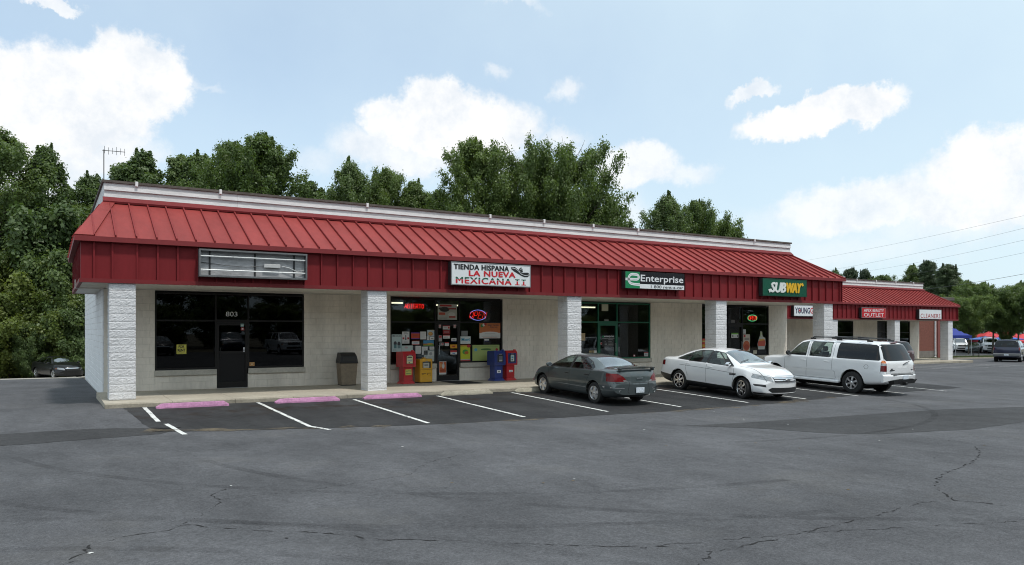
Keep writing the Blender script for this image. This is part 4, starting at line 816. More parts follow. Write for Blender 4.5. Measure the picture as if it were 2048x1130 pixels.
# ============================================================ THINGS ON THE WALK
# litter bin
s = thing('litter_bin', 'tan litter bin with black hooded lid against the shop wall', 'bin', (7.25, 2.62, walk_z(7.2)), R(-4))
MT_BIN = mat('bin_aggregate', (.23, .185, .135), .9, var=.15, vs=8, var2=.2, vs2=70, bump=.4, bs=110, coord='O')
MB().hexa([(-.24, -.24, 0), (.24, -.24, 0), (.24, .24, 0), (-.24, .24, 0), (-.285, -.285, .74), (.285, -.285, .74), (.285, .285, .74), (-.285, .285, .74)]).obj('body', MT_BIN, s)
M_LID = mat('bin_lid_black', (.017, .017, .018), .5)
l = MB().cbox(-.305, .305, -.305, .305, .74, .80, .015).obj('lid', M_LID, s)
hd = MB().add([(-.30, -.30, .80), (.30, -.30, .80), (.30, .30, .80), (-.30, .30, .80), (-.27, -.27, .98), (.27, -.27, .98), (.25, -.06, 1.10), (-.25, -.06, 1.10), (.25, .26, 1.10), (-.25, .26, 1.10)], [(0, 1, 5, 4), (4, 5, 6, 7), (7, 6, 8, 9), (1, 2, 8, 6, 5), (3, 0, 4, 7, 9), (2, 3, 9, 8)]).obj('hood', M_LID, l)
MB().box(-.2, .2, -.307, -.298, .83, .95).obj('flap', mat('bin_flap', (.03, .03, .03), .4), l)
MB().cbox(-.25, .25, -.25, .25, -.002, .03, .01).obj('foot', M_LID, s)

def pedestal_box(label, x, y, c, win, cards, top=None, rz=0.):
    z = walk_z(x) if y < 5 else -.37; s = thing('newspaper_box', label, 'newspaper box', (x, y, z), R(rz)); m = col(c, .32, coat=.4)
    MB().hexa([(-.25, -.22, 0), (.25, -.22, 0), (.25, .22, 0), (-.25, .22, 0), (-.19, -.17, .09), (.19, -.17, .09), (.19, .17, .09), (-.19, .17, .09)]).obj('base', m, s)
    MB().cbox(-.185, .185, -.165, .165, .085, .60, .015).obj('pedestal', m, s)
    mb = MB(); pr = [(-.235, .58), (.225, .58), (.235, .66), (.235, 1.06), (.20, 1.115), (-.17, 1.13), (-.235, 1.05), (-.25, .66)]
    mb.prism(pr, 'x', -.255, .255); b = mb.obj('case', m, s)
    f = MB()
    for a0, a1, c0, c1 in ((-.19, .19, .98, 1.03), (-.19, .19, .645, .69), (-.19, -.14, .691, .979), (.14, .19, .691, .979)): f.box(a0, a1, -.262, -.225, c0, c1)
    f.obj('door_frame', col(win, .35), b); MB().box(-.139, .139, -.252, -.247, .691, .979).obj('window', mat('box_window', (.03, .035, .04), .1), b)
    MB().cbox(-.06, .06, -.285, -.262, .985, 1.005, .004).obj('handle', M_STEEL, b); MB().cbox(.12, .2, -.22, -.14, 1.10, 1.17, .01).obj('coin_head', m, b)
    for i, (a0, a1, c0, c1, cc, els) in enumerate(cards):
        yy = -.258 if c0 > .6 else -.168
        if c0 > .6: yy = -.2535
        MB().box(a0, a1, yy-.004, yy, c0, c1).obj('card', col(cc, .6), s)
        for e in els:
            if e[0] == 't': text(MB(), e[1], a0+e[2]*(a1-a0), yy-.0055, c0+e[4]*(c1-c0), (e[3]-e[2])*(a1-a0), (e[5]-e[4])*(c1-c0), bold=.02).obj('lettering', col(e[6], .6), s)
            else: MB().box(a0+e[1]*(a1-a0), a0+e[2]*(a1-a0), yy-.0055, yy-.0045, c0+e[3]*(c1-c0), c0+e[4]*(c1-c0)).obj('print', col(e[5], .6), s)
    if top: text(MB(), top, -.1, -.19, 1.118, .2, .035, bold=.01).obj('lettering', col(WHT), s)
    return s
YEL = (.58, .54, .12)
pedestal_box('red newspaper box with yellow AUTO card, left of the yellow one', 9.33, 2.45, (.46, .012, .02), (.40, .01, .018), [(-.12, .12, .71, .96, (.58, .55, .30), [('r', .1, .9, .75, .9, DK), ('r', .1, .9, .3, .55, G_), ('r', .3, .5, .08, .2, DK)]), (-.12, .12, .30, .50, YEL, [('t', 'AUTO', .1, .9, .55, .85, (.10, .16, .05)), ('r', .12, .88, .15, .4, (.22, .28, .08))])], None, 8)
pedestal_box('dark blue newspaper box beside the second red one', 12.98, 2.42, (.012, .035, .20), (.012, .03, .17), [(-.09, .09, .29, .40, WHT, [('r', .3, .7, .3, .6, DK)]), (-.06, .10, .72, .93, (.10, .11, .13), [('r', .1, .9, .1, .3, G_)])], None, 6)
pedestal_box('second red newspaper box with dark blue window frame, at right', 13.52, 2.45, (.46, .012, .02), (.02, .03, .16), [(-.09, .09, .31, .39, WHT, [('r', .15, .85, .35, .55, DK)]), (-.07, .09, .72, .95, (.50, .58, .58), [('r', .2, .8, .5, .8, (.05, .25, .35)), ('r', .2, .6, .15, .35, DK)])], None, 6)
pedestal_box('red newspaper box by the far shops behind the white truck', 39.6, 11.2, (.46, .012, .02), (.40, .01, .018), [])
# yellow box
x, y = 10.03, 2.50; s = thing('newspaper_box', 'yellow newspaper box with window beside the first red one', 'newspaper box', (x, y, walk_z(x)), R(6)); m = mat('newsbox_yellow', (.60, .31, .012), .35, coat=.4, var=.05, vs=5)
MB().cbox(-.255, .255, -.20, .21, .03, .86, .02).obj('case', m, s); MB().cbox(-.24, .24, -.19, .20, 0, .032, .004).obj('base', M_CAB, s)
MB().box(-.17, .17, -.206, -.2005, .53, .76).obj('window', mat('box_window', (.03, .035, .04), .1), s)
for a0, a1, c0, c1 in ((-.2, .2, .761, .79), (-.2, .2, .50, .529), (-.2, -.171, .53, .76), (.171, .2, .53, .76)): MB().box(a0, a1, -.216, -.2005, c0, c1).obj('window_frame', m, s)
MB().box(-.13, .11, -.2095, -.2065, .54, .72).obj('newspaper', col((.42, .40, .34)), s); MB().box(-.09, .07, -.211, -.2098, .62, .66).obj('print', col(DK), s)
MB().box(-.255, .255, -.2015, -.1995, .474, .48).obj('door_gap', M_CAB, s)
for a, b, c in ((-.19, -.02, .34), (.02, .19, .34), (-.17, -.12, .30), (.02, .06, .29), (.15, .19, .27)): MB().box(a, b, -.203, -.2005, c, c+.018).obj('print', col(BLK_), s)
MB().cbox(-.05, .05, -.235, -.217, .765, .782, .004).obj('handle', M_STEEL, s); MB().cbox(-.06, .06, -.06, .04, .858, .90, .01).obj('coin_head', m, s)
# door mat
s = thing('door_mat', 'black rubber door mat lying before the grocery door', 'mat', (11.35, 2.1, walk_z(11.3)), R(-2)); MB().cbox(-.5, .5, -.72, .72, .001, .012, .004).obj('rim', M_CAB, s); MB().box(-.46, .46, -.68, .68, .0125, .016).obj('pile', mat('mat_pile', (.012, .012, .013), 1., bump=.5, bs=200), s)
# wheel stops
M_PINK = mat('pink_paint', (.47, .22, .375), .85, var=.2, vs=4, var2=.22, vs2=26, bump=.25, bs=50); M_STOP = mat('bare_stop', (.36, .33, .26), .9, var=.22, vs=3, var2=.15, vs2=25, bump=.5, bs=50)
for i, (x0, x1, y, m, lb) in enumerate(((.95, 2.68, -1.30, M_PINK, 'pink wheel stop nearest the left corner column'), (3.88, 5.66, -1.30, M_PINK, 'pink wheel stop in the second bay from the left'), (6.40, 8.2, -1.26, M_PINK, 'pink wheel stop before the second column'), (8.88, 10.68, -1.22, M_STOP, 'bare concrete wheel stop before the grocery door'), (11.6, 13.4, -1.15, M_STOP, 'bare concrete wheel stop at the nose of the grey car'), (14.3, 16.1, -1.15, M_STOP, 'bare concrete wheel stop in the empty bay between the sedans'))):
    z = gz((x0+x1)/2, y); s = thing('wheel_stop', lb, 'wheel stop', ((x0+x1)/2, y, z), R(-.8), 'wheel stops along the walk'); w = (x1-x0)/2
    mb = MB(); rows = []; n = 14
    for k in range(n+1):
        t = -w+2*w*k/n; e = min(1, (w-abs(t))/.09) if abs(t) > w-.09 else 1; j = lambda: random.uniform(-.004, .004); hh = .05+.075*e
        rows.append([(t, -.085+j(), 0), (t, -.08+j(), .04), (t, -.05+j(), hh-.01), (t, -.03, hh+j()), (t, .03, hh+j()), (t, .05+j(), hh-.01), (t, .08+j(), .04), (t, .085, 0)])
    mb.add([p for r in rows for p in r], [tuple(range(8)), tuple(8*n+k for k in range(8))[::-1]]+[(8*i_+k, 8*i_+k+1, 8*i_+9+k, 8*i_+8+k) for i_ in range(n) for k in range(7)]); mb.obj('bar', m, s)
    for t in (-w*.6, w*.6): MB().lathe([(.018, .118), (.018, .128), (.002, .13)], 8, 'z', (t, 0, 0)).obj('pin', mat('rusty_pin', (.10, .05, .03), .9), s)
# television aerial on the roof corner
s = thing('television_aerial', 'thin television aerial on a mast over the left roof corner', 'aerial', (.30, 8.0, 5.58)); zt = 8.25-5.58
MB().tube([(0, 0, -.02), (0, 0, zt+.03)], .018, 6).obj('mast', mat('aerial_metal', (.10, .10, .10), .7), s); MB().tube([(-.05, 0, zt), (.66, -.1, zt+.0)], .012, 6).obj('boom', mat('aerial_metal', (.10, .10, .10), .7), s)
for k in range(6): x = .02+k*.125; MB().tube([(x, -.015*k, zt-.10-.03*(k % 2)), (x, -.015*k, zt+.12+.04*(k % 3 == 0))], .007, 5).obj('element', mat('aerial_metal', (.10, .10, .10), .7), s)

# ============================================================ VEHICLES
M_TYRE = mat('tyre_rubber', (.018, .018, .018), .8, bump=.1, bs=60); M_WELL = mat('wheel_well', (.01, .01, .01), .95); M_CHROME = mat('chrome', (.75, .76, .78), .12, metal=1.)
M_ALLOY = mat('alloy', (.8, .81, .83), .32, metal=1.); M_BLK = mat('black_trim', (.015, .015, .016), .45); M_GAP = mat('panel_gap', (.02, .02, .022), .9)
M_RED = mat('tail_lens_red', (.14, .004, .006), .25, spec=.3, coat=.25); M_DRED = mat('tail_lens_dark', (.10, .008, .01), .12, coat=1.); M_AMB = mat('lens_amber', (.62, .16, .02), .12, coat=1.); M_CLR = mat('lens_clear', (.30, .31, .32), .15, metal=.5, coat=1., var=.5, vs=14, coord='O')
M_PLATE = mat('licence_plate', (.62, .68, .74), .5, var=.25, vs=22, coord='O'); M_SEAT = mat('car_interior', (.045, .042, .04), .85); M_SEATL = mat('car_interior_grey', (.10, .10, .098), .85)
GCAR = glass('car_glass', (.72, .82, .76), ior=1.4, k=1.3); GPRIV = glass('privacy_glass', (.05, .052, .058), k=.95); GWS = glass('windscreen_glass', (.66, .76, .72), ior=1.6, extra=.14)

def pchip(keys, xq):
    k = np.array(sorted(keys), float); x, y = k[:, 0], k[:, 1]
    if len(x) == 1: return np.full(len(xq), y[0])
    h = np.diff(x); d = np.diff(y)/h; m = np.zeros(len(x)); m[0], m[-1] = d[0], d[-1]
    for i in range(1, len(x)-1):
        if d[i-1]*d[i] > 0: w1, w2 = 2*h[i]+h[i-1], h[i]+2*h[i-1]; m[i] = (w1+w2)/(w1/d[i-1]+w2/d[i])
    xq = np.clip(xq, x[0], x[-1]); j = np.clip(np.searchsorted(x, xq)-1, 0, len(x)-2); t = (xq-x[j])/h[j]
    return (2*t**3-3*t**2+1)*y[j]+(t**3-2*t**2+t)*h[j]*m[j]+(-2*t**3+3*t**2)*y[j+1]+(t**3-t**2)*h[j]*m[j+1]
def chaikin(P, n):
    for _ in range(n):
        Q = [P[0]]
        for a, b in zip(P[:-1], P[1:]): Q += [(.75*a[0]+.25*b[0], .75*a[1]+.25*b[1]), (.25*a[0]+.75*b[0], .25*a[1]+.75*b[1])]
        P = Q+[P[-1]]
    return P

def wheel_parts(R0, W, rr, style, rimm):
    """meshes for tyre and rim, axle along y, outer face at +y"""
    h = W/2; t = MB().lathe([(rr, -h*.92), (R0*.86, -h), (R0*.965, -h*.86), (R0, -h*.6), (R0, h*.6), (R0*.965, h*.86), (R0*.86, h), (rr+.012, h*.93), (rr, h*.8), (rr, -h*.92)], 36, 'y').mesh('tyre', M_TYRE, True)
    m = MB(); m.cm = 1; m.lathe([(rr*.98, h*.1), (.01, h*.1)], 30, 'y'); m.cm = 0
    m.lathe([(rr+.006, h*.93), (rr+.004, h*1.0), (rr*.94, h*1.0), (rr*.90, h*.8), (rr*.9, h*.1)], 36, 'y')
    n, w0, w1, dbl = style
    for k in range(n):
        a0 = 2*math.pi*k/n
        for da in ((-.11, .11) if dbl else (0,)):
            a = a0+da; ca, sa = math.cos(a), math.sin(a); P = []
            for r, w, y0, y1 in ((rr*.14, w0, h*.55, h*.98), (rr*.55, (w0+w1)/2, h*.5, h*1.0), (rr*.93, w1, h*.4, h*.92)):
                for s in (-1, 1): P.append((r*ca-s*w*sa, y0, r*sa+s*w*ca))
                for s in (1, -1): P.append((r*ca-s*w*.75*sa, y1, r*sa+s*w*.75*ca))
            m.add(P, [(0, 1, 2, 3), (11, 10, 9, 8)]+[(i+4*q, (i+1) % 4+4*q, (i+1) % 4+4+4*q, i+4+4*q) for q in range(2) for i in range(4)])
    m.lathe([(rr*.2, h*.5), (rr*.2, h*1.0), (rr*.13, h*1.08), (.004, h*1.1)], 16, 'y')
    return t, m.mesh('rim', [rimm, M_WELL], True)

class Car:
    def __init__(s, spec): s.S = spec; s.surface()
    def surface(s):
        S = s.S; xr, xf = S['x']
        xs = np.array(sorted(set([round(v, 3) for v in np.concatenate([np.arange(xr, xf, .046), xr+np.array([0, .008, .02, .035]), xf-np.array([0, .008, .02, .035])])])))
        g = {k: pchip(S[k], xs) for k in ('zb', 'ws', 'wl', 'wm', 'zm', 'wb', 'zsh', 'ztop', 'rd', 'wt')}
        bm = bmesh.new(); rows = []; W = max(g['wm'])
        for i, x in enumerate(xs):
            q = {k: g[k][i] for k in g}; zr = q['ztop']-q['rd']; zr = max(zr, q['zsh']+.004); zm = min(q['zm'], q['zsh']-.02); zl = q['zb']+(zm-q['zb'])*.45
            P = [(0, q['zb']), (.7*q['ws'], q['zb']), (q['ws'], q['zb']+.03), (q['wl'], zl), (q['wm'], zm), (q['wb'], q['zsh']-.01), (q['wb']-.03, q['zsh']+min(.015, (zr-q['zsh'])*.3)), (q['wt'], zr), (q['wt']*.6, zr+(q['ztop']-zr)*.8), (0, max(q['ztop'], zr+.002))]
            H = chaikin(P, 2); full = H+[(-y, z) for y, z in H[-2:0:-1]]
            rows.append([bm.verts.new((x, y, z)) for y, z in full]); nh = len(H)
        n = len(rows[0])
        for a, b in zip(rows[:-1], rows[1:]):
            for k in range(n): bm.faces.new((a[k], a[(k+1) % n], b[(k+1) % n], b[k]))
        for row in (rows[0], rows[-1]):            # gridded end caps
            prev = None
            for k in range(nh):
                l, r = row[k], row[(n-k) % n]
                line = [l] if l is r else [l]+[bm.verts.new(l.co.lerp(r.co, j/14)) for j in range(1, 14)]+[r]
                if prev:
                    if len(prev) == 1:
                        for j in range(len(line)-1): bm.faces.new((prev[0], line[j], line[j+1]))
                    elif len(line) == 1:
                        for j in range(len(prev)-1): bm.faces.new((prev[j], prev[j+1], line[0]))
                    else:
                        for j in range(14): bm.faces.new((prev[j], prev[j+1], line[j+1], line[j]))
                prev = line
        bf, br = S['bow']; af, ar = S['axle']
        for v in bm.verts:
            x, y, z = v.co; t = min(1, abs(y)/W)
            if x > af: v.co.x -= bf*t**2.3*sstep(af, xf-.15, x)
            elif x < ar: v.co.x += br*t**2.3*sstep(ar, xr+.15, x)
        bmesh.ops.recalc_face_normals(bm, faces=bm.faces[:])
        s.bm = bm; s.lay = bm.faces.layers.int.new('p'); s.names = ['body']; s.mats = {}
        s.bvh = BVHTree.FromBMesh(bm)
    def cut(s, view, poly, name, filt, kill=False):
        """mark the faces inside a convex outline seen from the side, the end or above"""
        bm = s.bm
        ax = {'side': (0, 2), 'end': (1, 2), 'top': (0, 1)}[view]
        def one(poly, filt):
            cx = sum(p[0] for p in poly)/len(poly); cy = sum(p[1] for p in poly)/len(poly)
            lo = [min(p[i] for p in poly)-.06 for i in (0, 1)]; hi = [max(p[i] for p in poly)+.06 for i in (0, 1)]
            PL = []
            for p, q in zip(poly, poly[1:]+poly[:1]):
                d = (q[0]-p[0], q[1]-p[1]); nn = (d[1], -d[0]); l = math.hypot(*nn)
                if l < 1e-6: continue
                nn = (nn[0]/l, nn[1]/l)
                if (cx-p[0])*nn[0]+(cy-p[1])*nn[1] < 0: nn = (-nn[0], -nn[1])
                PL.append((p, nn)); no = [0, 0, 0]; co = [0, 0, 0]; no[ax[0]], no[ax[1]] = nn; co[ax[0]], co[ax[1]] = p
                fs = [f for f in bm.faces if any(lo[0] < v.co[ax[0]] < hi[0] and lo[1] < v.co[ax[1]] < hi[1] for v in f.verts) and filt(f.calc_center_median(), f.normal)]
                es = {e for f in fs for e in f.edges}; vs = {v for f in fs for v in f.verts}
                bmesh.ops.bisect_plane(bm, geom=list(vs)+list(es)+fs, plane_co=co, plane_no=no, dist=1e-5)
            return [f for f in bm.faces if (lambda c: all((c[ax[0]]-p[0])*n_[0]+(c[ax[1]]-p[1])*n_[1] > -1e-6 for p, n_ in PL) and filt(c, f.normal))(f.calc_center_median())]
        F = one(poly, filt)
        if view == 'end' and min(p[0] for p in poly) > 0: F += one([(-p[0], p[1]) for p in poly], filt)
        if kill: bmesh.ops.delete(bm, geom=F, context='FACES'); return
        if name not in s.names: s.names.append(name)
        for f in F: f[s.lay] = s.names.index(name)
    def hit(s, view, a, b, sg=1):
        o, d = {'side': ((a, 2*sg, b), (0, -sg, 0)), 'end': ((4*sg, a, b), (-sg, 0, 0)), 'top': ((a, b, 3), (0, 0, -1))}[view]
        h = s.bvh.ray_cast(Vector(o), Vector(d))
        return (h[0], h[1]) if h[0] is not None else (None, None)
    def ribbon(s, view, pts, w, m, name, parent, sg=1, off=.003, step=.05, closed=False):
        if closed: pts = pts+[pts[0]]
        P = []
        for p, q in zip(pts[:-1], pts[1:]):
            n = max(1, int(math.dist(p, q)/step)); P += [(p[0]+(q[0]-p[0])*k/n, p[1]+(q[1]-p[1])*k/n) for k in range(n)]
        P.append(pts[-1]); L0, L1 = [], []
        for i, p in enumerate(P):
            a, b = P[max(0, i-1)], P[min(len(P)-1, i+1)]; d = Vector((b[0]-a[0], b[1]-a[1])).normalized()
            r = [s.hit(view, p[0]-d.y*w/2*e, p[1]+d.x*w/2*e, sg) for e in (1, -1)]
            if r[0][0] is None or r[1][0] is None: continue
            L0.append(r[0][0]+r[0][1]*off); L1.append(r[1][0]+r[1][1]*off)
        if len(L0) > 1:
            mb = MB().strip(L0, L1); return mb.obj(name, m, parent)

def build_car(name, label, cat, C, loc, rotz, paint, group=None, plate=True, seats=True):
    S = C['spec']; c = Car(S); root = thing(name, label, cat, loc, rotz, group); af, ar = S['axle']; WR = S['wr']; TW = S['track']
    side = lambda c_, n: abs(n.y) > .4 and abs(c_.y) > .4
    for poly in C['side_glass']: c.cut('side', poly, 'side_window', side)
    for poly in C.get('priv_glass', []): c.cut('side', poly, 'rear_side_window', side)
    for poly in C.get('pillars', []): c.cut('side', poly, 'pillar_trim', lambda q, n: side(q, n))
    c.cut('top', C['windshield'], 'windshield', lambda q, n: q.x > 0 and n.z > .25 and n.x > .12)
    v, poly = C['rear_glass']; c.cut(v, poly, 'rear_window', (lambda q, n: q.x < 0 and n.z > .2 and n.x < -.05) if v == 'top' else (lambda q, n: q.x < -1.5 and n.x < -.3))
    for nm, poly, xl in C['tail']: c.cut('end', poly, nm, lambda q, n: q.x < xl and n.z < .8)
    for nm, poly, xl in C['head']: c.cut('end', poly, nm, lambda q, n: q.x > xl and n.z < .93)
    for poly in C.get('black_side', []): c.cut('side', poly, 'lower_trim', lambda q, n: abs(n.y) > .3 or abs(n.x) > .3)
    for a in (af, ar):
        k = WR+C.get('arch', .052); c.cut('side', [(a+k*math.cos(2*math.pi*i/22), WR+.015+k*math.sin(2*math.pi*i/22)) for i in range(22)], 'x', lambda q, n: abs(q.y) > .5 and q.z > .1, kill=True)
    # split by part
    MAT = dict(body=paint, side_window=GCAR, rear_side_window=GPRIV, pillar_trim=M_BLK, windshield=GWS, rear_window=C.get('rear_mat', GWS), tail_light=M_RED, tail_light_inner=M_DRED, tail_light_amber=M_AMB, tail_light_clear=M_CLR, headlight=M_CLR, turn_signal=M_AMB, grille=M_BLK, air_intake=M_BLK, fog_lamp_recess=M_BLK, lower_trim=M_BLK, bumper=C.get('bumper', M_BLK))
    bm = c.bm; body = None
    for pi, nm in enumerate(c.names):
        fs = [f for f in bm.faces if f[c.lay] == pi]
        grp = [fs]
        if nm in ('side_window', 'rear_side_window', 'tail_light', 'tail_light_inner', 'tail_light_amber', 'tail_light_clear', 'headlight', 'turn_signal', 'fog_lamp_recess', 'pillar_trim', 'lower_trim'):   # one object for each connected piece
            grp = []; left = set(fs)
            while left:
                st = [left.pop()]; isl = []
                while st:
                    f = st.pop(); isl.append(f)
                    for e in f.edges:
                        for g in e.link_faces:
                            if g in left: left.discard(g); st.append(g)
                grp.append(isl)
        for fs in grp:
            if not fs: continue
            ix = {}; V = []; F = []
            for f in fs:
                q = []
                for v in f.verts:
                    if v.index == -1 or v not in ix: ix[v] = len(V); V.append(v.co[:])
                    q.append(ix[v])
                F.append(q)
            me = bpy.data.meshes.new(nm); me.from_pydata(V, [], F); me.materials.append(MAT[nm]); me.polygons.foreach_set('use_smooth', [True]*len(F)); me.set_sharp_from_angle(angle=R(50)); o = link(nm, me, root)
            if nm == 'body': body = o
    # window seals and panel gaps
    for poly in C['side_glass']+C.get('priv_glass', []):
        for sg in (1, -1): c.ribbon('side', list(poly), .02, C.get('seal', M_BLK), 'window_seal', root, sg, .003, closed=True)
    for pts in C.get('gaps', []):
        for sg in (1, -1): c.ribbon('side', pts, .009, M_GAP, 'door_gap', body, sg, .0015)
    for pts in C.get('mould', []):
        for sg in (1, -1): c.ribbon('side', pts, .035, paint, 'door_moulding', body, sg, .010)
    for v, pts, w, m_, nm, sg in C.get('ribs', []): c.ribbon(v, pts, w, m_, nm, root, sg, .006 if m_ is not M_GAP else .002)
    for x, z in C['handles']:
        for sg in (1, -1):
            p, n = c.hit('side', x, z, sg)
            if p: MB().cbox(p.x-.10, p.x+.10, p.y-.012*(sg < 0)-.004, p.y+.012*(sg > 0)+.004, p.z-.016, p.z+.016, .006).obj('door_handle', C.get('handle_mat', paint), root)
    mx, mz, ml = C['mirror']
    for sg in (1, -1):
        p, n = c.hit('side', mx, mz-.02, sg)
        if not p: continue
        y = p.y; mb = MB().lathe([(.001, -.085), (.05, -.08), (.085, -.03), (.09, .02), (.075, .05), (.06, .055)], 14, 'x')
        mb.v = [(mx+.02-v[0]*.9, y+sg*(.13+v[1]*1.25), mz+.05+v[2]*.82*ml) for v in mb.v]; o = mb.obj('mirror', C.get('mirror_mat', paint), root, True)
        MB().cbox(mx-.03, mx+.04, min(y, y+sg*.09), max(y, y+sg*.09), mz-.01, mz+.03, .008).obj('stalk', M_BLK, o)
        MB().lathe([(.002, 0), (.055, 0)], 14, 'x').v
        q = MB().lathe([(.002, 0), (.068, 0)], 14, 'x'); q.v = [(mx-.032, y+sg*(.13+v[1]*1.15), mz+.05+v[2]*.75*ml) for v in q.v]; q.obj('mirror_glass', M_CHROME, o)
    # wheels, wells, underbody
    ty, rm = wheel_parts(WR, C['tw'], C['rim'], C['style'], C.get('rim_mat', M_ALLOY))
    for a in (af, ar):
        for sg in (1, -1):
            w = bpy.data.objects.new('wheel', None); COL.objects.link(w); w.parent = root; w.location = (a, sg*TW, WR); w.rotation_euler = (0, random.uniform(0, 1), 0 if sg > 0 else math.pi)
            if a == af and C.get('steer'): w.rotation_euler.z += R(C['steer'])
            link('tyre', ty, w); link('rim', rm, w)
            k = WR+C.get('arch', .052)+.012; mb = MB(); A = lin(-15, 195, 16); pr = [(a+k*math.cos(R(t)), WR+.015+k*math.sin(R(t))) for t in A]; yo = S['well']
            mb.strip([(x, sg*.46, z) for x, z in pr], [(x, sg*yo, z) for x, z in pr]); mb.add([(x, sg*.46, z) for x, z in pr], [tuple(range(len(pr)))]); mb.obj('wheel_well', M_WELL, root)
    MB().cbox(ar-.2, af+.1, -.62, .62, .17, .30, .03).obj('underbody', M_WELL, root)
    if seats:
        sm = C.get('seat_mat', M_SEAT); bz = C['seat'][1]; fx = C['seat'][0]
        for k, (x, yw) in enumerate(C['seat'][2]):
            for y in yw:
                hw = .24 if len(yw) > 1 else .56
                mb = MB().cbox(x-.1, x+.42, y-hw, y+hw, bz-.12, bz+.04, .04); mb.obj('seat', sm, root); t = MB(); t.hexa([(x-.12, y-hw, bz), (x+.04, y-hw, bz), (x+.04, y+hw, bz), (x-.12, y+hw, bz), (x-.32, y-hw*.85, bz+.56), (x-.22, y-hw*.85, bz+.56), (x-.22, y+hw*.85, bz+.56), (x-.32, y+hw*.85, bz+.56)]); t.obj('seat_back', sm, root)
                if len(yw) > 1: MB().cbox(x-.33, x-.23, y-.13, y+.13, bz+.58, bz+.76, .035).obj('headrest', sm, root)
        MB().cbox(fx+.55, fx+1.05, -.66, .66, bz+.12, bz+.34, .06).obj('dashboard', sm, root)
        MB().cbox(ar-.1, af-.3, -.70, .70, .31, .36, .01).obj('cabin_floor', sm, root)
        sw = MB().lathe([(.18, -.012), (.195, 0), (.18, .012), (.168, 0), (.18, -.012)], 20, 'x'); sw.v = [(v[0]+fx+.5-.3*v[2], v[1]+.37, v[2]+bz+.38) for v in sw.v]; sw.obj('steering_wheel', M_BLK, root)
    if plate and C.get('plate'):
        px, pz, pn = C['plate']; MB().cbox(px-.008, px+.008, -.152, .152, pz-.076, pz+.076, .004).obj('licence_plate', M_PLATE, root)
    for mk in C.get('extra', []): mk(root, c, paint)
    bm.free(); return root

def drop(X, Y, wbx=0): return gz(X, Y)
# ---- dark grey compact saloon
def grey_extra(root, c, paint):
    mb = MB(); n = 13; L0 = []; 
    for i in range(n):                                # boot spoiler: a blade on two feet
        y = -.66+1.32*i/(n-1); d = .05*(abs(y)/.66)**2
        L0.append([(-2.36+d*1.2, y, 1.118-d*.5), (-2.18+d, y, 1.135-d*.5), (-2.16+d, y, 1.118-d*.5), (-2.34+d*1.2, y, 1.098-d*.5)])
    mb.add([p for r in L0 for p in r], [(0, 1, 2, 3), tuple(4*(n-1)+k for k in (3, 2, 1, 0))]+[(4*i+k, 4*i+(k+1) % 4, 4*i+4+(k+1) % 4, 4*i+4+k) for i in range(n-1) for k in range(4)]); o = mb.obj('spoiler', paint, root, True)
    for s in (-1, 1): MB().cbox(-2.30, -2.16, s*.60-.02, s*.60+.02, 1.01, 1.105, .008).obj('foot', paint, o)
    for s in (-1, 1):
        p, _ = c.hit('end', s*.62, .42, -1)
        if p: MB().lathe([(.045, -.012), (.052, -.004), (.04, .008), (.01, .012)], 16, 'x', (p.x, s*.62, .42)).obj('reflector', M_CLR, root)
    MB().cbox(-2.405, -2.385, -.11, .11, .80, .815, .003).obj('badge', M_CHROME, root)
